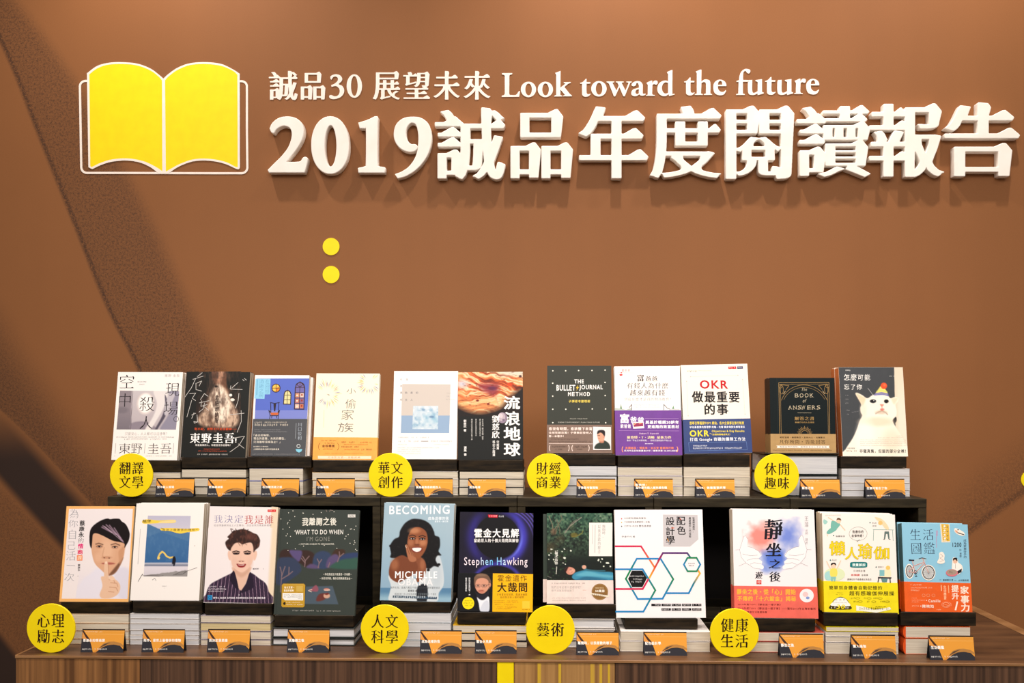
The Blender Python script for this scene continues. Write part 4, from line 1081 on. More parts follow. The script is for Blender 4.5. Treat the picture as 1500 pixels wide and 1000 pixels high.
def b_answers(A):
    K = (76,56,28)
    A.T('輕鬆溫暖・療癒數百・直指內心・充實勵志',195,680,610,696,K,'sb'); A.T('凡你所問・皆能回答',190,708,612,746,K,'m'); A.P([(160,764),(650,762),(640,775),(652,786),(162,786),(172,775)],(246,240,228)); A.T('每個迷惘的時刻，翻開就有你心中的答案',190,767,622,783,(120,100,70),'s'); A.G(125,802,675,812,K)
def a_cat(A):
    def pf(p):
        p.fill((74,77,80)); p.mix((p.n(60)-.5),(84,86,88))
        wx = 622+(p.Y-50)*.02
        p.mix(np.clip((p.X-wx)/4,0,1),(226,212,190)); p.mix(np.clip((p.X-wx-8)/30,0,1)*np.clip((p.Y-100)/300,0,1),(236,224,206))
        p.mix(np.clip((p.Y-700)/40,0,1)*np.clip((p.X-350)/100,0,1),(232,220,200))
        p.ell(632,525,14,28,(40,40,42),.3)
        body = [(150,870),(175,800),(240,700),(278,620),(305,540),(330,490),(318,460),(313,420),(322,385),(296,335),(270,290),(285,280),(330,300),(378,330),(430,300),(500,292),(560,300),(590,330),(630,318),(662,330),(655,360),(635,390),(645,440),(642,490),(610,530),(630,580),(680,660),(720,740),(752,870)]
        p.poly(body,(246,238,222),4,True)
        p.poly([(275,288),(330,310),(362,335),(340,390),(322,380)],(240,204,170),9,True,.85); p.poly([(600,335),(655,328),(650,350),(622,385)],(238,210,180),8,True,.7)
        p.ell(470,545,150,40,(232,204,172),.8,.55); p.ell(360,680,80,150,(252,246,236),.8,.6); p.ell(600,720,80,110,(236,220,196),.9,.7); p.ell(340,440,30,70,(232,216,196),.9,.5)
        p.poly([(440,305),(458,290),(500,285),(560,292),(572,312),(520,300)],(120,120,180),4,True)
        p.poly([(452,292),(478,250),(512,212),(545,250),(566,296),(510,286)],(242,226,130),4,True); p.line([(470,268),(510,258),(556,272)],12,(196,214,120),6,.8); p.line([(456,288),(508,278),(566,292)],10,(110,110,190),5,.9); p.line([(488,244),(530,240)],8,(240,180,110),6,.7); p.ell(530,217,29,29,(226,92,52),.15); p.ell(536,210,12,12,(240,130,90),.6,.7)
        p.ell(430,357,30,18,(70,76,80),.2); p.ell(430,357,22,12,(28,28,30),.3); p.ell(552,358,22,18,(70,70,60),.2); p.ell(552,358,16,13,(28,28,30),.3); p.ell(437,352,5,4,(230,230,230),.4)
        p.poly([(494,385),(530,388),(516,404),(505,404)],(216,150,130),4,True); p.line([(512,402),(512,422)],5,(190,130,110),4); p.ell(514,432,20,12,(226,160,146),.5)
        p.line([(455,470),(480,456),(512,446),(545,460),(562,478)],10,(150,124,104),10,.6); p.ell(505,458,50,18,(196,170,146),.8,.5); p.ell(512,436,14,8,(214,130,120),.5)
        p.line([(385,240),(428,298)],3,(200,200,196)); p.line([(310,445),(235,460)],3,(150,150,150),3,.7)
    A.pic([(116,46),(702,49),(748,861),(151,861)], pf, 4.5)
    W_ = (240,238,232)
    A.T('怎麼可能',165,110,405,170,W_,'h',jit=.05); A.T('忘了你',165,200,330,252,W_,'h',jit=.05); A.G(180,68,230,80,W_)
    for y in (300,335,370): A.G(178,y,205,y+8,(170,170,168))
    A.G(185,436,220,444,(170,170,168)); A.G(190,472,210,480,(170,170,168)); A.G(582,125,640,134,(220,220,214))
    for x0,y0,x1 in ((640,672,700),(475,688,705),(310,708,735),(310,726,730),(310,742,720),(310,760,735)): A.G(x0,y0,x1,y0+7,(176,164,148))
    A.T('志銘與狸貓',192,782,262,796,(70,64,60),'s'); A.G(185,808,285,822,(90,84,80)); A.T('非寵真集，但貓的部分全裸！',305,797,728,832,(50,46,46),'sb')
# ---------------------------------------------------------------- covers, lower row
def a_hush(A):
    A.P([(125,92),(712,93),(672,916),(75,916)],(240,232,232))
    def pf(p):
        p.fill((240,232,232)); p.mix(np.clip((p.Y-600)/200,0,1)*.6,(230,224,234))
        p.poly([(400,640),(330,690),(250,760),(220,930),(680,930),(690,700),(650,650),(600,620)],(232,228,238),14,True); p.poly([(600,640),(560,700),(540,760),(600,900),(680,915),(690,660)],(218,214,226),12,True,.6)
        sk = (222,176,144)
        p.poly([(345,330),(335,420),(345,510),(370,590),(420,645),(500,705),(560,680),(605,610),(632,540),(642,470),(650,420),(600,330),(450,300)],sk,4,True)
        p.poly([(500,705),(560,680),(608,600),(630,540),(590,590),(540,650)],(110,74,56),7,True,.8); p.poly([(590,480),(640,440),(630,540),(600,600),(590,540)],(206,156,122),8,True,.8)
        p.ell(480,470,60,110,(234,194,164),.9,.7); p.ell(400,540,30,40,(232,190,160),.9,.6)
        hair = [(318,350),(325,290),(350,250),(395,215),(440,192),(480,182),(505,188),(540,184),(590,186),(610,208),(645,232),(668,268),(686,320),(680,380),(655,430),(640,450),(640,415),(600,400),(530,385),(440,340),(380,318),(350,330),(345,380),(338,455),(322,420)]
        p.poly(hair,(34,26,28),3,True)
        for a,b in (((440,250),(560,330)),((470,240),(600,360)),((500,245),(620,390)),((545,270),(630,400)),((430,262),(520,310))): p.line([a,b],11,(188,160,180),9,.75)
        p.line([(455,255),(610,385)],6,(214,190,204),5,.7)
        p.line([(378,418),(405,410),(442,422)],9,(104,74,60),8,.85); p.line([(518,424),(558,412),(596,428)],9,(104,74,60),8,.85)
        for cx,cy in ((410,440),(552,445)): p.ell(cx,cy,32,15,(186,136,108),.6,.7); p.ell(cx,cy+1,19,6,(214,194,184),.4,.8); p.ell(cx,cy,10,8,(40,28,26),.3); p.line([(cx-23,cy-1),(cx-8,cy-8),(cx+10,cy-8),(cx+24,cy-1)],5,(58,38,32),4); p.line([(cx-18,cy+8),(cx+18,cy+8)],3,(160,110,88),4,.6)
        p.line([(455,450),(440,520),(448,542)],7,(196,146,116),9,.6); p.ell(480,540,44,12,(196,142,112),.7,.6); p.ell(458,543,8,5,(130,84,66),.5); p.ell(502,545,8,5,(130,84,66),.5)
        p.ell(495,595,60,12,(196,120,104),.5,.9); p.line([(440,596),(550,598)],4,(130,66,58),3)
        fg = (232,196,168)
        p.poly([(430,720),(470,715),(500,730),(560,740),(600,780),(606,830),(580,880),(520,910),(450,915),(420,880),(445,800)],fg,4,True)
        p.poly([(458,600),(468,576),(484,574),(492,596),(498,680),(500,740),(462,740)],fg,3,True); p.line([(494,600),(500,700)],5,(190,140,112),5,.8)
        for pts in ([(505,742),(548,748),(560,775)],[(520,770),(575,775),(585,805)],[(510,810),(570,815),(585,845)],[(500,850),(550,855)]): p.line(pts,6,(196,146,118),6,.8)
        p.poly([(500,720),(530,705),(560,740),(520,748)],(238,206,180),4,True); p.ell(475,588,8,12,(244,216,196),.4)
    A.pic([(300,170),(705,172),(674,914),(200,914)], pf, 4.2)
    g = (172,170,174)
    for ch,x0,y0,x1,y1 in (('為',132,94,212,178),('你',122,195,210,262),('自',128,285,195,372),('己',122,392,190,468),('活',108,482,195,568),('次',96,682,184,755)): A.T(ch,x0,y0,x1,y1,g,'ml')
    A.L_([(115,612),(190,616)],5,g)
    K = (44,40,42)
    A.T('蔡',224,200,275,250,K,'sB'); A.T('康',221,254,272,300,K,'sB'); A.T('永',218,306,268,355,K,'sB'); A.T('的',216,362,265,404,K,'sl'); A.T('情',214,412,264,460,(232,50,130),'sB'); A.T('商',210,466,260,512,(230,30,100),'sB')
    A.R(207,520,257,568,(244,130,50)); A.T('課',211,524,253,564,(250,226,200),'sb'); A.T('蔡康永',216,600,240,665,(70,64,66),'sb',True); A.G(216,705,230,716,(120,120,120))
def a_gift(A):
    def pf(p):
        p.fill((212,208,218)); p.mix((330-p.Y)/170,(196,194,212))
        ridge = 232+np.clip(p.X-198,0,90)*.45+np.clip(p.X-288,0,400)*.12+(p.n(30)-.5)*14
        p.mix(np.clip((p.Y-ridge)/6,0,1),(88,128,168)); p.mix(np.clip((p.Y-400)/200,0,1)*(p.Y>ridge),(70,114,160))
        r2 = 300+np.abs(p.X-320)*.35; p.mix(np.clip((p.Y-r2)/10,0,1)*.35,(54,104,158)); p.mix((p.n(16,3,1,.4)-.5)*.8*(p.Y>ridge),(110,146,180))
        p.mix(np.clip((p.Y-584)/4,0,1),(186,188,200)); p.mix(np.clip((p.Y-600)/4,0,1),(140,144,160)); p.mix(np.clip((p.Y-618)/4,0,1),(222,216,222)); p.mix(np.clip((p.Y-640)/60,0,1)*.5,(206,200,206))
        l = 700-(p.X-160)*.12; p.mix(np.clip((p.Y-l+(p.n(30)-.5)*16)/5,0,1),(158,154,152)); p.mix(np.clip((p.Y-l-2)/14,0,1)*np.clip((330-p.X)/120,0,1)*.7,(96,92,92))
        p.line([(292,540),(308,505),(330,486),(350,500),(370,528),(400,542),(432,535)],15,(238,206,110),3); p.ell(298,545,15,10,(238,210,120),.2,1,-50)
        p.poly([(428,535),(445,530),(455,560),(450,590),(442,616),(432,616),(430,598),(420,600),(422,575)],(34,34,44),3,True)
    A.pic([(198,156),(590,159),(560,714),(160,711)], pf, 4.5)
    A.poly(spl([(150,200),(200,190),(300,200),(440,194),(440,222),(300,226),(210,230),(152,228)],4),(246,214,90)); A.poly(spl([(300,212),(440,196),(442,218),(320,224)],4),(244,220,160))
    A.poly(spl([(318,272),(420,270),(560,276),(660,270),(660,296),(560,308),(500,320),(450,312),(400,298),(322,292)],4),(246,212,86))
    K = (50,44,36)
    A.T('陪伴',152,192,228,223,K,'sb',jit=.04); A.T('是世上最奢侈的禮物',330,274,628,298,K,'s',jit=.04); A.L_([(318,270),(345,276)],3,K); A.L_([(636,284),(656,280)],3,K)
    for y in range(280,600,12): A.L_([(130-(y-280)*.07,y),(130-(y-280)*.07,y+6)],4,(170,168,168))
    A.L_([(110,758),(150,690),(155,705)],4,(70,66,66)); A.L_([(160,706),(300,712),(340,705)],3,(90,86,86)); A.L_([(240,745),(262,728),(275,750)],3,(110,106,106)); A.L_([(430,700),(500,672),(545,668),(650,632)],3,(90,86,86)); A.L_([(445,694),(520,690),(548,672)],3,(60,58,58))
    A.G(328,798,374,806,(160,156,156)); A.G(344,818,352,824,(160,156,156)); A.E(628,432,5,5,(210,200,196),8)
def a_boy(A):
    A.P([(660,42),(722,47),(690,930),(630,929)],(232,214,188))
    A.R(625,69,702,92,(216,62,58)); A.G(634,75,694,87,(250,200,196))
    A.T('我決定',135,118,400,192,(132,128,170),'ml'); A.T('我是誰',415,120,680,200,(190,92,92),'m'); A.T('從迷惘邊緣到站上人生舞台，活出自我的勇氣與選擇',135,204,662,223,(150,142,146),'s')
    def pf(p):
        p.fill((238,230,229)); p.mix(np.clip((p.X-(656-(p.Y-230)*.045))/24,0,1),(232,214,188))
        sk = (234,198,178)
        shirt = [(55,930),(75,850),(110,760),(190,710),(300,655),(330,640),(380,700),(400,780),(450,740),(480,650),(560,700),(620,745),(650,820),(672,930)]
        p.poly(shirt,(58,44,66),4,True)
        sx = np.where(p.X < 390, p.X+(p.Y-700)*.10, p.X-(p.Y-700)*.10)
        inside = np.clip(-p.sd(spl([tuple(q) for q in shirt],4))/4,0,1); st = np.abs(((sx/34) % 1)-.5)
        p.mix(inside*np.clip((.12-st)*14,0,1)*.85,(170,140,160)); st2 = np.abs((((sx+17)/34) % 1)-.5); p.mix(inside*np.clip((.07-st2)*14,0,1)*.5,(120,84,110))
        p.poly([(318,640),(322,590),(480,590),(470,650),(440,740),(395,810),(350,740)],(226,190,170),4,True); p.poly([(330,600),(400,650),(470,600),(465,640),(400,690),(340,650)],(206,164,142),10,True,.7)
        p.poly([(312,645),(335,640),(375,800),(330,770),(290,700)],(44,34,52),3,True); p.poly([(470,650),(490,655),(510,740),(500,790),(395,830),(440,745)],(48,36,56),3,True); p.line([(392,812),(382,925)],4,(36,28,42)); p.ell(380,850,6,6,(210,200,206),.3)
        p.poly([(292,460),(275,448),(268,480),(280,525),(298,530)],(232,196,176),3,True); p.poly([(508,460),(530,448),(536,480),(522,528),(505,530)],(232,196,176),3,True)
        p.poly([(296,400),(296,480),(305,560),(330,605),(400,642),(465,600),(495,550),(508,480),(505,390),(400,350)],sk,3,True); p.ell(330,560,30,50,(226,190,172),.9,.5); p.ell(475,560,26,50,(226,190,172),.9,.5)
        hair = [(250,400),(245,365),(275,335),(262,320),(290,290),(315,262),(345,258),(400,248),(455,262),(500,285),(535,300),(560,345),(560,375),(552,410),(520,440),(505,460),(500,410),(480,372),(430,378),(400,388),(370,372),(330,380),(300,420),(292,445),(268,430)]
        p.poly(hair,(62,42,38),4,True); p.mix(np.clip(-p.sd(spl([tuple(q) for q in hair],4))/4,0,1)*np.clip((p.n(16,3,1,.6)-.45)*3,0,1)*.7,(112,72,60)); p.ell(480,320,40,30,(130,80,70),.9,.5)
        for pts in ([(300,270),(290,245),(310,250)],[(405,255),(410,238)],[(345,262),(335,246)],[(440,262),(450,252)]): p.line(pts,6,(66,44,40),4)
        for pts in ([(360,372),(380,400)],[(420,378),(440,392)],[(395,380),(400,402)]): p.line(pts,6,(120,82,66),6,.6)
        for cx in (345,448): p.line([(cx-32,458),(cx,448),(cx+30,458)],10,(64,42,38),4); p.ell(cx,472,30,10,(56,34,36),.3); p.ell(cx,474,18,4,(150,130,126),.5,.5); p.ell(cx,473,8,7,(30,22,24),.3)
        p.line([(392,475),(385,535)],6,(226,190,172),8,.7); p.ell(394,542,30,8,(206,160,140),.6,.8); p.ell(380,544,6,4,(120,76,66),.4); p.ell(408,544,6,4,(120,76,66),.4)
        p.poly([(352,565),(395,572),(436,566),(425,592),(395,600),(365,592)],(150,50,52),3,True); p.poly([(364,573),(395,576),(424,571),(412,580),(378,580)],(240,226,220),2,True)
    A.pic([(84,236),(712,236),(690,929),(56,915)], pf, 4.2)
    for a in ((98,768,252,781),(98,790,262,803),(98,811,240,823)): A.G(*a,(240,232,240))
    A.R(92,852,135,895,(50,150,200)); A.O(113,873,12,12,4,(20,90,150),10)
    A.T('陳零九 吳建豪 各界推薦 用音樂相信自己的力量 感動推薦',145,868,620,886,(236,228,236),'sb')
    A.T('鍾明軒',500,605,556,619,(90,80,84),'sb'); A.G(592,607,602,617,(120,110,110))
def a_gone(A):
    def pf(p):
        p.fill((66,73,68)); p.mix((p.n(70)-.5)*.5,(56,62,60))
        p.poly([(60,480),(60,420),(110,395),(200,410),(300,405),(370,440),(380,520),(300,560),(230,520)],(66,48,44),8,True)
        p.poly([(140,410),(200,405),(258,415),(250,480),(225,510),(185,480)],(98,86,128),8,True)
        p.poly([(360,560),(365,470),(400,425),(460,412),(520,440),(530,520),(480,575),(400,572)],(62,76,104),8,True); p.poly([(530,480),(560,400),(640,400),(650,440),(600,470)],(74,54,44),8,True)
        p.poly([(480,555),(500,480),(560,440),(600,470),(590,540),(520,565)],(98,84,120),8,True); p.poly([(300,560),(340,530),(400,545),(420,570),(340,572)],(98,84,120),8,True)
        p.poly([(590,520),(620,455),(700,430),(790,440),(790,560),(640,562)],(58,72,108),8,True); p.poly([(520,566),(600,500),(700,480),(790,478),(790,572)],(62,96,84),10,True)
        p.poly([(20,700),(35,500),(110,468),(190,480),(245,540),(250,600),(180,660),(80,720)],(62,72,96),8,True)
        t = (140,116,118)
        for pts in ([(66,790),(75,620),(60,560)],[(75,640),(105,555)],[(75,670),(140,630),(142,560)],[(140,630),(175,600)],[(285,555),(290,500),(265,460)],[(290,500),(325,460)],[(288,520),(255,480)],[(410,565),(418,520),(400,485)],[(418,525),(440,490)],[(585,510),(603,460),(600,420)],[(603,465),(640,435)],[(500,560),(515,520)]): p.line(pts,9,t,4,.9)
        p.poly([(300,738),(545,732),(600,900),(290,898)],(84,98,110),4); p.poly([(345,775),(370,740),(395,725),(415,760),(400,785)],(150,90,104),4,True); p.line([(325,775),(350,785)],9,(216,196,180)); p.line([(335,768),(355,766)],7,(230,180,170))
        p.ell(490,765,28,13,(190,130,116),.3); p.line([(470,770),(520,768)],6,(240,226,210)); p.poly([(395,865),(420,810),(480,800),(480,850),(430,872)],(112,62,56),5,True); p.ell(492,822,30,24,(206,166,144),.3); p.poly([(470,805),(500,795),(515,805),(490,815)],(120,50,44),3,True)
    A.pic([(35,390),(770,396),(749,1006),(7,997)], pf, 5)
    A.L_([(72,26),(28,998)],3,(54,60,56))
    r = random.Random(11); c = (226,224,212)
    for k in range(60):
        x, y = r.uniform(60,760), r.uniform(40,410)
        if not (190 < x < 640 and 100 < y < 360): A.E(x,y,4.2,4.2,c,7)
    A.T('我離開之後',255,105,570,184,c,'sB',jit=.06); A.T('WHAT TO DO WHEN',195,218,632,262,(236,234,226),'sb',jit=.03); A.T("I'M GONE",302,281,512,323,(146,146,138),'s',jit=.03); A.T("- A MOTHER'S WISDOM TO HER DAUGHTER -",225,342,560,356,c,'sb')
    A.R(672,82,740,108,(214,212,206)); A.G(680,89,732,102,(100,100,100))
    for pts in ([(480,55),(474,40)],[(505,55),(510,40),(535,45)]): A.L_(pts,5,(140,130,124))
    A.T('－你在我這生只能遇見一次母親－',455,614,716,636,c,'sb'); A.T('－未知世界裡，願你活得勇敢而自由－',425,652,720,674,c,'sb')
    g = (196,156,52)
    A.poly([(78,725),(90,712),(282,712),(294,725),(290,918),(278,930),(88,930),(76,918)],g); A.L_([(95,722),(278,722)],2,(230,200,120)); A.T('為女兒寫－',100,736,195,757,(250,244,230),'sb'); A.T('最後的禮物',98,765,188,786,(250,244,230),'sb'); A.R(212,732,272,786,(208,176,90))
    A.poly([(86,798),(276,798),(276,866),(110,866),(86,846)],(240,238,232)); A.G(98,812,268,822,(90,86,84)); A.G(98,830,268,840,(90,86,84)); A.G(228,846,268,856,(90,86,84)); A.E(104,895,11,14,(50,40,30)); A.G(122,880,250,890,(250,240,214)); A.G(122,900,275,910,(250,240,214))
    A.G(178,954,380,966,(190,188,180)); A.G(400,956,620,968,(190,188,180))
def a_becoming(A):
    def pf(p):
        p.fill((166,190,202)); p.mix((p.Y-300)/700,(140,172,196)); p.mix(np.clip((p.X-450)/300,0,1)*.4,(176,194,204)); p.mix(np.clip((p.Y-812)/6,0,1),(96,138,170)); p.mix(np.clip((p.Y-850)/60,0,1),(150,184,202))
        W_ = (208,216,220)
        p.poly([(450,500),(560,505),(600,580),(622,700),(620,790),(580,860),(560,938),(385,938),(400,800),(430,640)],W_,4,True); p.ell(560,680,50,150,(188,200,208),.9,.6)
        p.poly([(118,700),(140,800),(130,860),(140,938),(400,938),(400,800),(320,700),(240,760)],W_,4,True); p.line([(205,770),(300,720),(400,700)],14,(190,200,206),8)
        p.poly([(388,800),(470,790),(470,938),(385,938)],(44,48,56),4,True)
        hair = [(135,500),(125,430),(160,370),(205,345),(215,290),(255,225),(310,188),(360,182),(430,195),(490,235),(525,300),(535,335),(575,355),(582,430),(570,480),(595,515),(560,520),(545,560),(575,620),(530,615),(490,640),(440,620),(400,560),(300,560),(190,545),(130,535)]
        p.poly(hair,(28,26,28),5,True); p.mix(np.clip(-p.sd(spl([tuple(q) for q in hair],4))/6,0,1)*np.clip((p.n(20)-.6)*4,0,1)*.5,(60,54,54))
        sk = (150,92,62)
        p.poly([(122,700),(120,640),(140,580),(185,535),(240,515),(300,540),(380,560),(440,600),(430,640),(350,690),(280,730),(210,765),(150,740)],(128,76,52),4,True); p.ell(170,600,36,50,(176,118,84),.9,.7)
        p.poly([(350,535),(395,525),(440,560),(460,610),(455,680),(420,740),(380,760),(370,690),(385,620)],(140,86,60),4,True); p.ell(425,600,22,50,(176,118,86),.9,.7)
        p.poly([(290,340),(285,430),(310,500),(370,545),(410,530),(450,470),(468,400),(466,340),(445,290),(390,258),(330,270)],sk,4,True)
        p.ell(345,290,50,26,(206,150,112),.9,.7); p.ell(425,400,34,30,(206,146,108),.9,.7); p.ell(315,400,26,30,(190,132,98),.9,.6); p.ell(370,390,14,34,(196,138,104),.8,.6)
        for cx,cy in ((330,362),(420,366)): p.line([(cx-30,cy-22),(cx,cy-32),(cx+28,cy-20)],7,(40,26,24),4); p.ell(cx,cy,28,12,(50,30,28),.3); p.ell(cx,cy+2,17,6,(226,214,206),.4); p.ell(cx,cy,9,9,(26,18,18),.3)
        p.ell(372,420,24,9,(116,66,46),.6,.8); p.ell(372,464,52,27,(130,60,50),.3); p.poly([(330,452),(370,446),(412,450),(402,474),(372,484),(342,474)],(248,242,236),2,True)
        p.poly([(268,425),(285,424),(310,480),(325,475),(350,520),(370,555),(350,575),(310,570),(285,520)],(176,118,86),3,True)
        for a,b in (((275,430),(305,505)),((300,440),(330,520)),((322,478),(350,530))): p.line([a,b],4,(110,66,46),4,.8)
        p.line([(268,428),(274,445)],8,(224,190,166),4)
        for x,y in ((565,500),(555,450),(130,430),(540,400),(575,600),(480,650)): p.ell(x,y,14,12,(28,26,28),.5)
    A.pic([(65,33),(705,53),(692,941),(41,929)], pf, 4.6)
    W_ = (250,250,250)
    A.T('BECOMING',112,60,662,140,W_,'sb'); A.T('成為這樣的我',468,164,655,193,(238,244,248),'sb'); A.T('蜜雪兒・歐巴馬',530,199,652,215,(232,240,246),'sb')
    A.T('MICHELLE',176,662,562,726,W_,'sb'); A.T('OBAMA',205,730,525,793,(236,236,238),'sb')
    A.T('陪伴女性，走過六萬五千個日夜的夢想與希望的自己',138,802,590,822,(70,74,80),'s'); A.T('歐普拉 感動推薦',300,830,442,852,(40,40,44),'sb'); A.T('美國前第一夫人的成長故事，全球銷量突破一千萬冊',175,860,555,882,(120,130,136),'s'); A.P([(160,885),(565,895),(562,917),(158,906)],(60,84,104)); A.G(170,889,555,909,(220,230,236))
def a_hawking(A):
    def pf(p):
        p.fill((32,28,46)); p.mix((p.n(120)-.4),(44,38,60))
        d = np.hypot(p.X-385,p.Y-290)
        ring = np.exp(-((d-245)/40)**2); ang = np.clip((p.X-330)/250,0,1); p.mix(ring*ang*.9,(78,72,190)); p.mix(np.exp(-((d-225)/14)**2)*np.clip((p.Y-150)/200,0,1)*ang*.8,(120,130,240))
        d3 = np.hypot(p.X-430,p.Y-330)
        for r_ in (290,315,340,366): p.mix(np.exp(-((d3-r_)/7)**2)*np.clip((p.X-400)/120,0,1)*np.clip((330-p.Y)/150,0,1)*.8,(110,96,200))
        p.mix(np.exp(-((d-240)/50)**2)*np.clip((330-p.X)/150,0,1)*.6,(70,60,170))
        d2 = np.hypot((p.X-385)/1.05,p.Y-760); p.mix(np.exp(-((d2-222)/18)**2)*.7,(84,80,196)); p.mix(np.clip((205-d2)/6,0,1),(26,24,30)); p.mix(np.clip((206-d)/6,0,1),(24,23,28))
    A.pic([(46,61),(718,71),(711,628),(37,622)], pf, 5)
    W_ = (250,248,246)
    A.P([(300,86),(390,88),(386,113),(306,111)],(214,30,56)); A.G(312,92,382,107,(250,210,214)); A.G(400,94,450,110,(236,236,240))
    A.T('霍金大見解',172,214,585,298,W_,'sB',res=4); A.T('留給世人的十個大哉問與解答',172,307,582,342,W_,'sb')
    V,Fc = text_in_box('Stephen Hawking',82,478,662,572,'s'); t = np.clip(1-np.abs(V[:,0]-350)/150,0,1)[:,None]; A.add(V,Fc,np.array([246,232,240])*(1-t)+np.array([110,200,250])*t)
def b_hawking(A):
    def pf(p):
        p.fill((26,27,30)); sk = (216,160,134)
        p.poly([(195,790),(215,900),(225,970),(340,970),(342,850),(320,800)],(26,26,30),4,True)
        p.poly([(200,840),(250,860),(300,835),(312,870),(305,969),(232,969),(215,900)],(236,238,244),4,True); p.poly([(230,969),(250,900),(290,870),(306,900),(306,969)],(214,218,228),5,True)
        p.poly([(176,775),(192,800),(235,818),(285,800),(304,770),(306,820),(255,868),(205,845)],(44,42,52),4,True)
        p.poly([(185,680),(178,730),(195,780),(230,808),(265,805),(300,770),(318,720),(305,670),(250,650)],sk,3,True); p.ell(240,790,30,16,(190,116,96),.7,.6)
        p.poly([(172,690),(175,660),(205,632),(250,626),(300,645),(325,690),(325,720),(312,770),(305,730),(300,690),(260,668),(215,672),(190,695),(180,740),(172,720)],(124,98,80),3,True); p.ell(240,640,50,12,(150,124,102),.6,.6)
        p.ell(316,730,10,18,(206,146,122),.3)
        for cx in (208,262): p.ell(cx,738,26,15,(90,62,56),.15,.9); p.ell(cx,738,23,12,(206,156,134),.3); p.ell(cx,738,9,5,(60,44,44),.5)
        p.line([(285,735),(312,725)],4,(80,60,54),3); p.line([(234,735),(236,765)],8,(226,170,146),6); p.line([(215,785),(255,782)],5,(150,66,60),4)
    A.pic([(28,622),(343,626),(339,973),(20,968)], pf, 4.2)
    A.P([(344,625),(712,632),(706,980),(339,973)],(248,190,26)); K = (66,46,16)
    A.T('霍金遺作',388,640,655,700,K,'s'); A.T('大哉問',382,708,658,798,K,'sB',res=4); A.T('只有霍金有智慧、膽識與幽默',380,808,658,829,K,'s'); A.T('能回答這些人類的疑問',412,834,625,853,K,'s')
    for a in ((352,870,450,880),(475,872,570,882),(352,886,580,896),(352,902,420,912),(450,904,530,916),(352,926,440,936),(455,928,560,938),(375,942,510,952)): A.G(*a,(130,94,20))
    A.R(612,878,680,946,(250,206,70)); A.G(612,952,680,959,K)
    A.E(120,896,54,55,(246,224,30),30); A.G(88,868,150,879,(120,100,20)); A.G(78,888,164,900,(120,100,20)); A.G(90,912,152,923,(120,100,20))
    A.T('最偉大的物理學家',92,664,108,790,(236,236,236),'sb',True); A.T('對這個世界最後的解答 ・ 書',122,664,139,825,(236,236,236),'sb',True)
def a_forest(A):
    def pf(p):
        p.fill((54,70,58)); n = p.n(40); m = p.n(16); L_ = p.n(100,3)
        p.mix(np.clip((330-p.Y)/260,0,1)*.7,(64,128,104)); p.mix((m-.45)*3*np.clip((480-p.Y)/200,0,1),(120,156,122)); p.mix((.42-m)*5,(34,44,38)); p.mix((L_-.5)*2.2*np.clip((400-p.X)/200,0,1),(110,92,64)); p.mix((n-.62)*5*np.clip((450-p.Y)/300,0,1),(150,180,150))
        p.mix(np.clip((p.Y-430)/90,0,1)*.75,(36,42,40)); p.mix((m-.6)*4*(p.X<260)*(p.Y>430),(80,120,76))
        for pts,c,w_ in (([(235,250),(280,190),(330,150),(385,110)],(196,184,170),8),([(240,245),(300,160),(340,130)],(170,156,140),6),([(130,245),(120,170),(90,100)],(168,156,130),8),([(150,260),(170,180),(210,120),(200,90)],(150,138,116),8),([(130,230),(160,190)],(190,178,150),6),([(300,285),(350,275),(390,255),(400,230)],(170,166,84),8),([(160,130),(185,200),(190,260)],(140,126,104),7),([(60,640),(110,660)],(170,170,160),5)): p.line(pts,w_,c,4,.85)
        p.ell(320,270,34,22,(150,136,64),.6,.8); p.ell(130,240,26,30,(150,110,86),.6,.6)
        p.C *= .82
        r = random.Random(4)
        for k in range(26):
            x,y = (r.uniform(80,250),r.uniform(380,560)) if k < 17 else (r.uniform(540,665),r.uniform(478,560)); p.ell(x,y,r.uniform(3,8),r.uniform(3,7),(226,232,216),.4)
        p.ell(232,478,12,8,(236,240,226),.4); p.ell(625,525,16,8,(236,240,226),.4); p.ell(290,412,8,8,(230,236,220),.4)
        p.poly([(300,655),(320,620),(370,600),(440,590),(560,605),(676,612),(678,682),(400,682),(330,680)],(70,146,176),5,True); p.poly([(340,640),(440,600),(560,625),(676,640),(676,660),(520,650)],(120,190,206),9,True,.7); p.poly([(360,670),(440,650),(600,672),(600,682),(360,682)],(46,100,130),8,True,.7)
        p.poly([(390,560),(405,545),(430,560),(440,580),(520,590),(600,592),(590,602),(440,598)],(64,120,136),4,True); p.ell(412,562,20,18,(220,170,146),.3)
        p.poly([(240,600),(235,580),(262,562),(300,565),(328,585),(325,610),(295,632),(262,628)],(212,150,130),3,True); p.ell(300,600,26,20,(226,176,156),.5,.7); p.poly([(240,610),(232,585),(250,566),(270,560),(262,575),(250,600)],(54,30,28),4,True); p.line([(280,590),(296,586)],4,(90,50,44)); p.line([(290,612),(306,606)],4,(160,80,74))
    A.pic([(71,71),(665,71),(678,682),(73,682)], pf, 4.5)
    A.R(457,157,669,462,(240,236,230)); K = (110,106,106)
    A.T('離開時，',577,176,604,296,K,'ml',True); A.T('以我喜歡的樣子',536,176,562,440,K,'ml',True); A.L_([(512,180),(509,430)],6,(196,190,188)); A.L_([(488,180),(486,350)],5,(206,200,198))
    A.T('樹木希林',142,420,172,540,(230,230,222),'mb',True); A.L_([(160,560),(156,625)],8,(190,190,180))
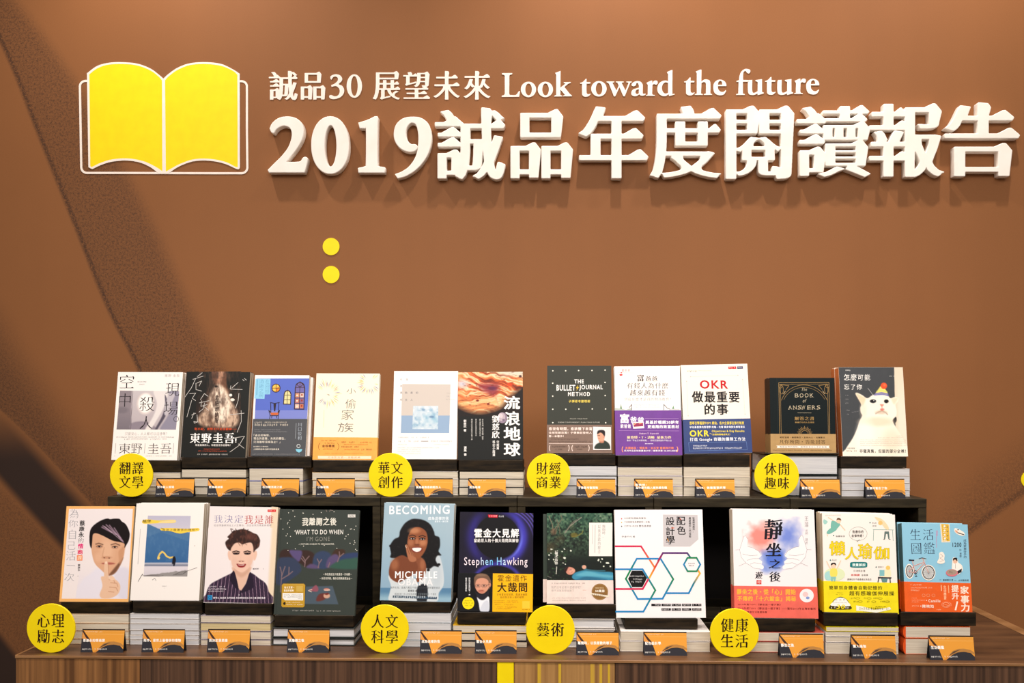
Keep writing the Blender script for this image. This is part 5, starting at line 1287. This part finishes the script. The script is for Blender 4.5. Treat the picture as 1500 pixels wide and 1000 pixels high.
def b_forest(A):
    A.G(115,706,420,718,(120,104,96)); A.T('我們沒有必要什麼都好吧？',112,736,385,760,(176,166,160),'s'); A.T('想不透就別想出來了',112,768,320,790,(176,166,160),'s'); A.G(400,770,432,779,(200,150,130)); A.G(118,842,430,852,(168,156,148)); A.G(118,864,430,875,(168,156,148))
    A.E(557,790,76,76,(150,112,62),36); A.O(557,790,70,70,2,(200,170,120),30); A.G(515,748,600,762,(240,220,180)); A.T('50萬冊',515,770,600,794,(250,244,230),'sB'); A.P([(470,798),(642,824),(640,840),(468,814)],(236,226,206)); A.G(482,806,628,826,(130,100,60))
def a_hexa(A):
    g = (206,201,202); A.poly([(483,80),(783,83),(788,295),(715,358),(485,358)],g); K = (36,32,34)
    for ch,x0,y0 in (('設',508,100),('計',508,185),('學',508,264),('配',600,98),('色',604,180)): A.T(ch,x0,y0,x0+76,y0+74,K,'sb')
    A.L_([(556,196),(578,196)],7,(226,110,60)); A.L_([(520,290),(530,312)],6,(220,150,60)); A.L_([(630,112),(640,126)],6,(206,90,70))
    A.T('從選擇到應用，',738,102,758,235,K,'sb',True); A.T('最基礎的入門指南',706,102,726,280,K,'sb',True)
    for y,c in ((116,(206,50,60)),(148,(240,180,60)),(182,(50,60,70))): A.E(125,y,5,6,c,8)
    A.T('8大配色理論與實例',150,103,335,119,K,'s'); A.T('720組配色色票範例一次看',150,136,368,152,K,'s'); A.T('CMYK+RGB 雙色值速查',150,170,380,187,K,'s'); A.T('伊達千代 著',125,264,240,279,(90,86,88),'s')
    R_ = (214,40,90); B = (40,140,200); G_ = (30,140,90); O_ = (236,140,60); V_ = (96,44,120); T_ = (30,130,140)
    A.L_([(70,355),(292,355),(410,540)],15,[R_,R_,O_])
    A.L_([(362,628),(410,540),(480,413),(690,413),(718,452)],15,[(240,190,60),(222,80,50),V_,V_,T_])
    A.L_([(255,462),(460,462),(568,638)],15,[B,B,G_]); A.L_([(568,638),(475,805),(262,808),(160,635)],15,[G_,B,B,G_]); A.L_([(160,635),(200,560),(255,462)],15,[G_,G_,B])
    A.L_([(480,413),(440,480)],15,[V_,(190,40,80)])
    A.poly([(180,635),(212,565),(302,565),(342,630),(302,706),(214,706)],(28,28,28))
    A.L_([(72,553),(305,553),(413,733),(310,915),(74,915)],15,[B,B,G_,B,B]); A.L_([(72,722),(305,722),(352,640)],15,[R_,R_,R_])
    A.L_([(505,758),(700,758),(745,672),(798,588),(778,556)],15,[B,B,T_,(240,190,50),O_])
    A.L_([(770,454),(802,512),(770,570),(692,570),(660,512),(692,454),(770,454)],14,[G_,B,G_,G_,B,G_,G_])
    A.T('COLOR',697,497,755,508,(80,80,84),'s'); A.G(702,516,752,528,(80,80,84))
    for y,a,b in ((607,192,315),(632,222,300),(655,208,295)): A.G(a,y,b,y+12,(240,240,240))
    for y,xs in ((858,(378,465,552,640,727)),(896,(465,552,640,727))):
        for x in xs: A.P([(x,y-10),(x+80,y-10),(x+80,y+10),(x,y+10)],K); A.G(x+7,y-6,x+74,y+6,(236,232,232))
def a_sit(A):
    def pf(p):
        p.fill((244,238,238)); n = p.n(70); a = np.clip(1.15-np.hypot((p.X-320)/150,(p.Y-270)/135)-(.5-n)*.9,0,1); p.mix(a*1.2,(240,150,140))
        b = np.clip(1.15-np.hypot((p.X-560)/130,(p.Y-270)/160)-(.5-n)*.9,0,1); p.mix(b*1.1,(130,150,220)); c = np.clip(1.15-np.hypot((p.X-440)/150,(p.Y-470)/115)-(.5-n)*.8,0,1); p.mix(c*1.3,(96,128,214))
    A.pic([(150,90),(700,95),(705,600),(160,600)], pf, 6)
    hw = (246,242,242); ln = (150,140,146)
    for sg,c0 in ((1,0),(-1,850)):
        X = lambda pts: [(x if sg > 0 else c0-x, y) for x,y in pts]
        A.poly(spl(X([(135,380),(150,330),(172,262),(190,258),(205,300),(200,352),(250,360),(310,400),(325,430),(300,455),(330,480),(325,505),(342,520),(335,545),(260,540),(190,495),(150,450)]),4),hw)
        for pts in ([(98,380),(135,378)],[(135,380),(150,330),(172,262),(188,258),(202,285)],[(135,380),(150,445),(190,492),(260,538),(318,545)],[(205,350),(250,362),(300,390),(322,425)],[(160,415),(230,430),(290,425)],[(200,470),(250,455),(310,455)],[(225,505),(260,490),(320,500)],[(128,520),(190,492)]): A.L_(X(pts),2.2,ln)
    K = (30,28,40)
    A.T('靜',340,116,502,288,K,'mB',skew=.06,jit=.0); A.T('坐',358,318,495,434,K,'mB',skew=.06); A.T('之',385,462,490,540,K,'mB',skew=.1); A.T('後',388,568,490,654,K,'mb',skew=.06); A.T('遊',268,568,332,628,K,'mb',skew=.1)
    A.R(282,640,324,676,(214,70,60)); A.T('印',290,645,316,671,(244,220,216),'sb')
    A.T('王薀',694,95,726,182,(130,120,122),'ml',True); A.T('老師',700,205,722,250,(150,142,144),'ml',True); A.T('講述',700,280,722,332,(150,142,144),'ml',True)
def b_sit(A):
    Y_ = (252,190,70); K = (130,44,40)
    A.T('靜坐之後・從「心」開始',110,716,620,766,Y_,'sB'); A.T('不傳的「十六錠金」揭秘',115,778,622,822,Y_,'sB'); A.T('2019年度TOP1《靜坐這一檔子事》',118,843,490,860,K,'sb'); A.T('2019年度TOP1《靜坐這一檔子事》——獲知2013年台灣新藝術',118,875,790,895,K,'sb'); A.T('健康生活首選推薦',200,908,372,925,K,'sb')
    A.E(713,772,60,58,(246,240,240),36); A.E(702,762,24,22,(246,206,204)); A.E(722,792,16,12,(150,170,220)); A.G(708,788,732,799,(90,100,170))
def a_yoga(A):
    K = (90,84,80)
    def fig(o, k, mir=1):
        pass
    # reclining stretch, top left
    A.poly(spl([(95,120),(125,135),(130,150),(105,168),(90,150)],4),(170,214,204))
    A.L_([(135,105),(185,135),(240,165),(290,222)],9,(240,206,176)); A.poly(spl([(165,140),(200,140),(245,165),(220,205),(190,225),(160,210)],4),(130,190,176)); A.poly(spl([(165,200),(215,215),(150,255),(120,250),(130,225)],4),(130,190,176)); A.E(232,135,22,24,(244,212,186)); A.poly(spl([(212,130),(220,110),(245,112),(256,132),(240,128),(225,125)],4),(110,84,64)); A.L_([(125,255),(130,275)],7,(240,206,176))
    # table stretch, top right
    A.L_([(545,218),(732,222)],4,(110,160,150)); A.L_([(552,222),(548,318)],4,(110,160,150)); A.L_([(722,222),(728,320)],4,(110,160,150)); A.poly(spl([(560,105),(620,120),(670,170),(690,215),(660,215),(620,165),(590,140)],4),(240,220,180)); A.E(612,158,20,20,(240,200,130)); A.poly([(650,235),(690,235),(696,300),(684,304),(676,258),(664,258),(656,304),(644,302)],(110,130,126)); A.L_([(652,305),(640,308)],6,(60,60,60)); A.L_([(690,305),(702,308)],6,(60,60,60))
    A.E(518,155,6,6,(50,120,120)); A.T('辦公室',538,150,576,166,K,'s'); A.T('瑜伽',540,178,576,192,K,'s'); A.E(185,270,6,6,(50,120,120)); A.T('客廳瑜伽',205,268,288,284,K,'s')
    A.O(410,255,82,62,2.5,(150,150,140),30); A.poly([(398,312),(430,308),(398,330)],(150,150,140)); A.poly([(404,306),(424,304),(402,320)],(246,240,234)); A.T('對應你的',358,222,458,250,K,'sb'); A.T('自律神經！',352,260,458,285,K,'sb')
    O2 = (170,150,40); Y_ = (240,214,40)
    for ch,x0,y0,x1,y1 in (('懶',145,322,292,450),('人',290,378,414,490),('瑜',410,342,540,480),('伽',550,374,692,488)): A.T(ch,x0-3,y0-3,x1+3,y1+3,O2,'sB'); A.T(ch,x0,y0,x1,y1,Y_,'sb')
    A.poly(spl([(345,515),(415,512),(485,515),(494,538),(485,560),(415,564),(345,560),(336,538)],4),(20,130,130)); A.T('漫畫解說',355,524,478,553,(230,246,240),'sB')
    A.T('只活到生理',368,585,475,602,K,'s'); A.T('肩頸腰',345,622,425,640,(214,90,80),'sb'); A.T('全痠痛',440,624,500,640,K,'s'); A.T('讓讓在的不適通通化為過去',310,662,532,680,K,'s')
    # lower left figure on a cushion
    A.E(195,625,95,62,(226,236,196),30); A.E(140,640,40,44,(176,220,216),20); A.L_([(120,505),(145,555),(165,590)],9,(244,212,186)); A.L_([(250,500),(225,555),(205,590)],9,(244,212,186)); A.poly(spl([(160,575),(210,575),(220,620),(205,650),(165,650),(150,620)],4),(246,226,110)); A.E(184,548,24,24,(244,212,186)); A.poly(spl([(160,545),(165,522),(200,520),(208,545),(185,532)],4),(60,50,48)); A.poly([(160,648),(208,648),(200,690),(186,690),(184,665),(176,690),(160,690)],(150,200,190)); A.E(155,495,6,6,(50,120,120)); A.G(172,488,215,502,K)
    # lower right figure at a desk
    A.poly(spl([(605,600),(640,585),(690,575),(708,600),(700,650),(615,650)],4),(250,236,200)); A.E(682,565,20,20,(246,206,120)); A.R(605,585,650,640,(140,196,200)); A.L_([(595,655),(710,658)],13,(80,80,84)); A.L_([(600,655),(592,695)],9,(70,64,66)); A.L_([(700,658),(704,700)],9,(70,64,66)); A.poly([(620,662),(680,662),(672,696),(630,696)],(110,150,150)); A.E(575,558,6,6,(50,120,120)); A.G(592,552,640,566,K)
    A.G(108,80,260,90,(226,206,190))
def b_yoga(A):
    K = (76,66,20)
    A.T('簡單到身體會自動記憶的',142,730,628,768,K,'sb'); A.T('超有感瑜伽伸展操',330,778,740,820,K,'sb')
    A.G(215,792,272,800,(150,136,30)); A.G(205,808,275,816,(150,136,30))
    for x,y in ((345,845),(450,845),(550,845),(368,875),(492,875),(615,875)): A.G(x,y-8,x+38,y+6,K); A.O(x+62,y,20,8,2,K,12)
    A.poly(spl([(150,945),(165,900),(190,860),(250,832),(310,862),(332,905),(342,945)],4),K); A.poly(spl([(162,915),(180,880),(210,850),(250,840),(292,852),(318,880),(330,918)],4),(250,248,240)); A.G(195,855,290,868,K); A.G(182,880,310,892,(150,146,130)); A.P([(150,918),(342,922),(340,948),(150,944)],K); A.G(160,925,206,940,(250,246,240)); A.G(290,928,332,942,(250,246,240)); A.T('30',210,904,286,945,(244,224,20),'sB',skew=.15)
    A.poly([(392,912),(450,920),(560,950),(700,925),(712,945),(580,976),(420,960),(395,962)],(250,246,226)); A.T('日本亞馬遜 書店暢銷榜第一名！',420,928,690,952,K,'s'); A.G(570,915,670,926,K)
def a_life(A):
    W_ = (246,238,226); K = (44,44,54)
    A.T('生活',198,124,420,228,(46,56,84),'ml',res=4); A.T('圖鑑',203,250,427,360,(46,56,84),'ml',res=4)
    A.L_([(460,140),(456,190)],5,(206,130,170)); A.L_([(450,140),(446,300)],4,(206,130,170))
    A.poly([(485,76),(576,80),(580,250),(496,250)],(236,226,206)); A.poly([(498,80),(568,84),(574,238),(508,240)],(226,186,70))
    for y in (100,140,180,215): A.E(528,y,10,9,(246,240,226)); A.E(555,y+8,6,6,(150,130,110)); A.L_([(512,y+16),(545,y+22)],4,(250,240,220))
    A.poly(spl([(620,125),(640,120),(700,150),(718,175),(705,190),(660,180),(625,155)],4),W_); A.L_([(650,160),(710,180)],8,(60,56,56)); A.E(655,133,7,5,(60,56,56)); A.P([(626,135),(650,145),(650,165),(630,155)],(226,170,140))
    A.T('1200',600,252,684,294,(40,40,52),'sb'); A.T('秒',664,312,684,334,(70,76,96),'s'); A.T('種',666,348,684,366,(70,76,96),'s'); A.T('圖解',664,372,684,392,(70,76,96),'s',True); A.T('成為家事好手的',704,222,732,400,(60,66,90),'s',True)
    # bicycle
    def ring(cx,cy,rx,ry): A.poly(ell(cx,cy,rx+9,ry+9,30),W_); A.E(cx,cy,rx,ry,K,30); A.E(cx,cy,rx-8,ry-8,(206,208,206),30); [A.L_([(cx,cy),(cx+(rx-8)*math.cos(q),cy+(ry-8)*math.sin(q))],1.8,(130,130,134)) for q in np.linspace(0,2*math.pi,16,endpoint=False)]; A.E(cx,cy,7,7,K,8)
    A.poly([(200,420),(330,390),(345,410),(320,470),(250,560),(215,500)],(176,206,216))
    A.poly(ell(172,528,42,74,20),W_); ring(172,528,34,62); ring(358,540,60,68)
    fr = (186,90,96)
    for pts in ([(205,420),(225,545)],[(218,475),(315,440)],[(225,545),(318,450)],[(225,545),(165,528)],[(218,480),(165,528)],[(305,400),(325,450),(358,540)]): A.L_(pts,9,W_)
    for pts in ([(205,420),(225,545)],[(218,475),(315,440)],[(225,545),(318,450)],[(225,545),(165,528)],[(218,480),(165,528)],[(305,400),(325,450),(358,540)]): A.L_(pts,5,fr)
    A.L_([(175,418),(220,420)],13,K); A.L_([(270,405),(300,396),(340,405)],6,K); A.O(230,535,16,16,4,K,12); A.L_([(230,535),(236,575)],5,K); A.L_([(224,578),(244,576)],6,K)
    # folded clothes sticker, man at a basin
    A.poly(spl([(470,350),(500,340),(520,370),(515,410),(520,440),(480,455),(445,440),(465,400)],4),W_); A.L_([(480,360),(505,380),(475,400),(508,420),(470,435)],3,(170,140,150))
    A.poly(spl([(598,400),(620,392),(645,410),(650,440),(685,470),(690,520),(640,560),(590,520),(590,450)],4),W_); A.poly(spl([(600,450),(640,440),(672,470),(676,505),(630,540),(595,510)],4),(250,244,236)); A.E(620,432,20,20,(236,196,170)); A.poly(spl([(600,425),(604,400),(635,396),(642,415),(640,430),(620,412)],4),(40,36,40)); A.poly([(640,525),(684,500),(680,535),(640,555)],(44,42,50)); A.E(586,542,58,36,(220,130,140),28); A.E(586,536,50,26,(176,156,140),26); A.G(560,525,615,545,(120,100,90)); A.L_([(622,455),(622,500)],3,(150,140,140))
    A.G(455,606,480,616,(60,66,84)); A.T('橘香織兒子 著',498,604,595,620,(40,46,70),'sb'); A.G(608,612,632,620,(60,66,84)); A.T('台視書籍譯',650,606,748,624,(60,66,84),'s')
def b_life(A):
    W_ = (252,238,222)
    A.T('家',665,672,750,752,W_,'sB'); A.T('事',668,765,752,848,W_,'sB'); A.T('力',668,850,755,932,W_,'sB'); A.T('提',578,662,652,735,W_,'sB'); A.T('升',580,740,652,808,W_,'sB'); A.P([(628,826),(642,830),(622,920),(606,916)],W_); A.E(606,944,8,5,W_,8)
    A.L_([(550,668),(552,740)],7,(250,190,140)); A.T('生活學習',500,668,528,808,(252,210,170),'sb',True); A.L_([(478,664),(480,720)],8,(250,200,160))
    A.G(175,656,285,668,(252,220,190)); A.G(175,684,390,697,(252,210,176)); A.G(175,710,260,723,(252,210,176))
    for x in (300,345,398): A.O(x,768,16,14,3,(236,170,130),12)
    A.G(178,792,240,801,(252,200,160)); A.G(178,812,310,822,(252,200,160)); A.G(178,830,250,840,(252,200,160)); A.T('Camille',345,808,465,838,W_,'sb'); A.E(325,818,6,5,W_,6); A.G(178,870,250,882,(252,200,160)); A.E(266,877,6,5,W_,6); A.T('陳映如',282,862,395,896,W_,'sb'); A.G(412,908,470,920,(252,210,176))
    A.O(520,862,32,22,4,(250,190,150),16); A.O(520,862,44,30,2.5,(250,180,140),16); A.L_([(490,850),(550,875)],3,(250,190,150)); A.L_([(555,840),(570,850),(570,875)],3,(250,190,150))
# ---------------------------------------------------------------- placing the books
C6 = 6.25
BK = {}
def SB(key, *a, **k): BK[key] = standing_book(*a, **k)
SB('plane', 1, (160,530,C6), [(63,92),(657,94),(636,900),(34,896)], a_plane, 'white novel with a grey cabin window photograph, first standing book of the upper row', n=3, t=.010, behind='white upright paperback')
SB('dress', 1, (260,530,C6), [(72,84),(652,92),(632,870),(38,870)], a_dress, 'black novel with a pale feathery dress and white scrawled strokes on its cover', body=(36,38,36), n=2, t=.016, behind='black upright novel')
SB('bluer', 1, (360,530,C6), [(75,118),(572,122),(554,862),(50,860)], a_blue, 'blue book with arched windows and a wooden chair over a grey lower half', n=2, t=.014, behind='blue upright book with arched windows,', off=[(.0065,-.0050)])
SB('fire', 1, (450,530,C6), [(75,102),(657,106),(642,898),(57,896)], a_firework, 'cream novel with faint firework sprays and an orange paper band', body=(250,238,216), band=(690,(246,174,74)), band_art=b_firework)
SB('square', 1, (565,530,C6), [(76,83),(658,83),(653,890),(56,888)], a_square, 'white book with a grey and blue panel around a small cloudy square')
SB('jup', 1, (660,530,C6), [(82,93),(662,88),(669,890),(74,894)], a_jupiter, 'black novel with an orange swirling planet and large white vertical title', body=(28,30,28))
SB('bullet', 1, (790,520,C6), [(68,95),(656,97),(668,898),(74,898)], a_bullet, 'dark green hardback with cream corner dots, lightning bolt title and brown band', body=(62,65,57), hard=True, t=.020, band=(637,(128,102,86)), band_art=b_bullet)
SB('purple', 1, (890,520,C6), [(62,102),(660,100),(686,915),(78,917)], a_purple, 'white business book with a wide purple paper band', band=(504,(112,44,150)), band_art=b_purple, n=2, t=.016, behind='white upright book with the purple band,')
SB('okr', 1, (990,520,C6), [(70,98),(682,78),(688,900),(72,905)], a_okr, 'cream book with a red three letter title above a navy blue band', body=(246,236,222), band=(590,(24,58,122)), band_art=b_okr, n=2, t=.018, behind='cream upright book with the navy band,')
SB('answers', 1, (1110,530,C6), [(120,140),(710,145),(706,830),(108,832)], a_answers, 'black hardback with gold arch frame and sun rays above a tan band', body=(20,32,34), spine=(22,34,36), side='L', hard=True, t=.030, th=5, n=2, band=(655,(190,156,104)), band_art=b_answers, behind='black upright hardback with the gold arch,')
SB('cat', 1, (1210,530,C6), [(115,45),(702,48),(748,862),(150,862)], a_cat, 'dark book showing a white cat in a small party hat', body=(226,214,196), spine=(206,124,70), side='L', t=.017, n=4, behind='upright cat book with an orange spine,')
SB('hush', 2, (80,730,C6), [(102,68),(729,70),(683,943),(52,943)], a_hush, 'orange bordered cover of a man with a finger on his lips', body=(244,190,122))
SB('gift', 2, (185,730,C6), [(94,45),(715,45),(668,935),(37,932)], a_gift, 'white cover with a blue mountain photo, yellow scarf and yellow brush marks', n=3, t=.014, behind='white upright book with the blue mountain photo,')
SB('boy', 2, (290,735,C6), [(95,38),(722,48),(690,930),(55,920)], a_boy, 'pale cover of a young man in a dark striped shirt with tousled hair', body=(238,230,228), t=.017)
SB('gone', 2, (400,740,C6), [(50,26),(774,44),(749,1008),(5,998)], a_gone, 'dark green starry picture book with purple trees and a gold sticker', body=(66,73,68), hard=True, t=.014)
SB('bec', 2, (550,730,C6), [(65,32),(705,52),(692,942),(40,930)], a_becoming, 'pale blue cover of a smiling woman with long dark curls, chin on hand', body=(176,198,208), n=2, t=.022, behind='pale blue upright book with the smiling woman,')
SB('hawk', 2, (665,740,C6), [(45,60),(718,70),(705,980),(28,970)], a_hawking, 'black and violet cover with a dark disc and a yellow block with an elderly man', body=(34,30,48), spine=(28,26,36), side='L', t=.018, yaw=6, band=(626,(28,28,30)), band_art=b_hawking)
SB('forest', 2, (790,740,C6), [(70,70),(665,70),(682,902),(72,900)], a_forest, 'green forest cover with a woman in blue floating in dark water', body=(50,66,54), band=(682,(238,222,214)), band_art=b_forest, n=2, t=.015, off=[(-.0085,-.004)], behind='green upright forest book,')
SB('hexa', 2, (890,740,5.882), [(62,38),(825,35),(845,968),(78,968)], a_hexa, 'large white cover crossed by coloured hexagon lines with a black hexagon', body=(244,240,240), t=.02, Yoff=-.002)
SB('sit', 2, (1060,740,5.882), [(70,25),(775,38),(812,970),(95,966)], a_sit, 'white cover with two drawn hands around pink and blue watercolour, coral band', Yoff=-.0245, body=(244,238,238), spine=(236,224,206), side='L', t=.019, n=2, band=(693,(240,112,96)), band_art=b_sit, behind='white upright book with the coral band,')
SB('yoga', 2, (1190,740,6.246), [(78,62),(742,85),(780,988),(100,975)], a_yoga, 'cream cover with yellow title, small exercising figures and a bright yellow band', Yoff=-.0295, body=(246,240,232), spine=(232,218,196), side='L', t=.017, n=3, band=(694,(246,228,0)), band_art=b_yoga, behind='cream upright book with the yellow band,')
SB('life', 2, (1305,755,6.667), [(122,68),(745,86),(782,950),(108,938)], a_life, 'light blue cover with a bicycle and stickers above an orange band', Yoff=-.0295, body=(152,204,226), spine=(96,140,150), side='L', t=.026, n=2, band=(636,(240,104,26)), band_art=b_life, behind='light blue upright book with the bicycle,')
# risers: px box of the front face
for row,x0,x1,y0,y1,k,what in (
 (1,167,264.5,674.3,691.5,'plane','the white cabin window book'),(1,266,361,670,685.8,'dress','the black feathery dress book'),(1,362.2,455.8,668.5,685.4,'bluer','the blue book with arched windows'),
 (1,458.5,552,674.2,691.2,'fire','the cream firework book'),(1,575,669.4,672.6,690,'square','the white book with the cloudy square'),(1,671.8,766.5,673.4,690,'jup','the black planet novel'),
 (1,803,901.4,664.8,681.7,'bullet','the dark green hardback'),(1,905,999,667.3,683.6,'purple','the white book with the purple band'),(1,1001.5,1098,665.5,683.8,'okr','the cream book with the navy band'),
 (1,1120,1229.5,663,666,'answers','the black gold arch hardback'),(1,1231.5,1328,668.3,685.5,'cat','the party hat cat book'),
 (2,89,189.6,881.2,898.4,'hush','the finger on lips cover'),(2,194.5,295.6,880,898,'gift','the blue mountain photo book'),(2,299.8,398,883.2,900.8,'boy','the striped shirt cover'),
 (2,402,518,900.6,918.5,'gone','the starry picture book'),(2,558,660,881,897.5,'bec','the smiling woman cover'),(2,670,770,896.3,915,'hawk','the violet disc cover'),
 (2,800,902,884.5,905.5,'forest','the green forest cover'),(2,915,1022,905,921.4,'hexa','the hexagon lines cover'),(2,1072,1194,905,925,'sit','the coral band cover'),
 (2,1206.5,1315.5,896.8,917,'yoga','the yellow band cover'),(2,1319.5,1430,896,917,'life','the bicycle cover')):
    riser(row,x0,x1,y0,y1,BK[k],'dark wooden riser block under %s' % what)
# lying stacks
cr = (236,226,210)
stack(1,170,264.5,[691.7,702.5,712.5,719,725.6],'the white cabin window book',WH)
stack(1,265.6,360.8,[687,699.7,712.8,725.4],'the black feathery dress book',[(40,40,40)])
stack(1,364.3,444,[685.6,704.3,725.6],'the blue book with arched windows',(120,130,190),desc='thick paperback')
stack(1,456.8,552,[691.6,703,714.5,725.7],'the cream firework book',(246,214,160))
stack(1,577,671.4,[690.2,701.5,713.6,726],'the white book with the cloudy square',WH)
stack(1,672.4,767.3,[690.2,701.5,713.6,726.6],'the black planet novel',[(40,40,40)])
stack(1,806,903.8,[681.9,697,711.4,726.8],'the dark green hardback',(70,72,64),pm=M_PAGES_W)
stack(1,904.8,1000.6,[684,697,712,726.8],'the white book with the purple band',(230,222,232))
stack(1,1001.4,1099.5,[684,698.6,712.5,727],'the cream book with the navy band',(240,230,214))
stack(1,1124,1229,[666.3,695.5,727.9],'the black gold arch hardback',(24,34,36),hard=True,desc='thick black hardback',pm=M_PAGES_W)
stack(1,1232.6,1333.6,[686,697,707.3,718,728.4],'the party hat cat book',(214,206,196),pm=M_PAGES_W,spine='L')
stack(2,92,188.6,[898.8,913,924,936,947.7],'the finger on lips cover',(244,214,180))
stack(2,189.4,291.4,[898.6,906.4,913.6,923.5,930.5,937,947.7],'the blue mountain photo book',WH,pm=M_PAGES_W)
stack(2,293.3,396.8,[901.2,912.2,924.6,936.6,947.7],'the striped shirt cover',(200,190,196),pm=[M_PAGES_H,M_PAGES_Y,M_PAGES_H,M_PAGES_H])
stack(2,397.6,520,[918.8,934.4,949.4],'the starry picture book',(60,64,62),hard=True,desc='dark green hardback',pm=M_PAGES_W)
stack(2,566,661,[897.6,912,926,937.5,949.4],'the smiling woman cover',(226,232,236),pm=M_PAGES_W)
stack(2,663,772,[915.4,927.5,938.8,950.4],'the violet disc cover',[(240,190,40),(40,36,44),(40,36,44)])
stack(2,806,902,[905.6,921,935.4,949],'the green forest cover',[(220,214,208)],hard=True,desc='pale hardback',pm=M_PAGES_W)
stack(2,908.5,1041,[924.5,939,954],'the hexagon lines cover',WH,Yf=2.272,depth=.215,desc='large white paperback')
stack(2,1076,1208,[925.2,939.6,955],'the coral band cover',(240,112,96),Yf=2.27,depth=.215,desc='coral topped paperback')
stack(2,1209.3,1317,[917.6,925.2,932.4,941,955.3],'the yellow band cover',[(246,228,0),WH,WH,WH],Yf=2.265,depth=.2,spine='L')
stack(2,1326,1422.4,[917.2,934.8,956],'the bicycle cover',(240,104,26),Yf=2.265,depth=.2,spine='L',spinecol=(236,96,30),desc='thick orange paperback')
# round signs
disc(192.3,695.7,32.5,1,'翻譯文學','round yellow disc sign below the cabin window book, upper row far left',727.6)
disc(572,695.4,32.8,1,'華文創作','round yellow disc sign between the firework book and the white square book',727.6)
disc(803.6,696,32.8,1,'財經商業','round yellow disc sign at the lower left of the dark green hardback',728.0)
disc(1137.8,696.8,33.4,1,'休閒趣味','round yellow disc sign at the lower left of the black gold arch hardback',729.2)
disc(74.4,920,36.6,2,'心理勵志','round yellow disc sign at the left front corner of the table',956)
disc(563.5,920.8,35.8,2,'人文科學','round yellow disc sign in front of the stack under the smiling woman cover',956.2)
disc(806.3,922.3,36.2,2,'藝術','round yellow disc sign with only two characters, above the light table panel',958)
disc(1076,926.8,36.8,2,'健康生活','round yellow disc sign at the lower left of the coral band cover',962.5)
# title cards
for row,xl,xr,yt,yb,t,what,two in (
 (1,226,284.3,700.3,727.2,'空中殺人現場','the white cabin window book',None),(1,301.8,360.6,700.3,727.2,'危險維納斯','the black feathery dress book',None),(1,380.6,438.4,700.3,727.2,'在回憶消逝之前','the blue book with arched windows',None),
 (1,461,520,700.3,727.4,'小偷家族','the cream firework book',None),(1,605.6,664,700.5,727.6,'我是最熟悉的陌生人','the white book with the cloudy square',None),(1,683.9,742,700.5,727.6,'流浪地球','the black planet novel',None),
 (1,843.4,903,701,728.4,'子彈思考整理術','the dark green hardback',None),(1,927.9,987.5,701,728.4,'為什麼有錢人越來越有錢','the white book with the purple band','富爸爸：'),(1,1017.6,1078,701,728.4,'OKR：做最重要的事','the cream book with the navy band',None),
 (1,1172,1232.6,701,729.4,'解答之書','the black gold arch hardback',None),(1,1267,1328,701.2,729.6,'怎麼可能忘了你','the party hat cat book',None),
 (2,116.4,181.5,922.4,955.4,'蔡康永的情商課','the finger on lips cover',None),(2,205.6,270,922.4,955.4,'陪伴，是世上最奢侈的禮物','the blue mountain photo book',None),(2,301.4,366,922.4,955.4,'我決定我是誰','the striped shirt cover',None),
 (2,418.6,482.8,922.4,955.6,'我離開之後','the starry picture book',None),(2,613.6,677.2,924,957,'成為這樣的我','the smiling woman cover',None),(2,694,758,924,957.2,'霍金大見解','the violet disc cover',None),
 (2,843,908,926.2,959.4,'離開時，以我喜歡的樣子','the green forest cover',None),(2,941.6,1008,926.4,960,'配色設計學','the hexagon lines cover',None),(2,1141,1209,929,963,'靜坐之後','the coral band cover',None),
 (2,1246.5,1315,930.6,964.6,'懶人瑜伽','the yellow band cover',None),(2,1361,1430,932,966.6,'生活圖鑑','the bicycle cover',None)):
    tent_card(row,xl,xr,yt,yb,t,'small orange and black folded card below %s' % what,two)
COL.objects.unlink(_fo)
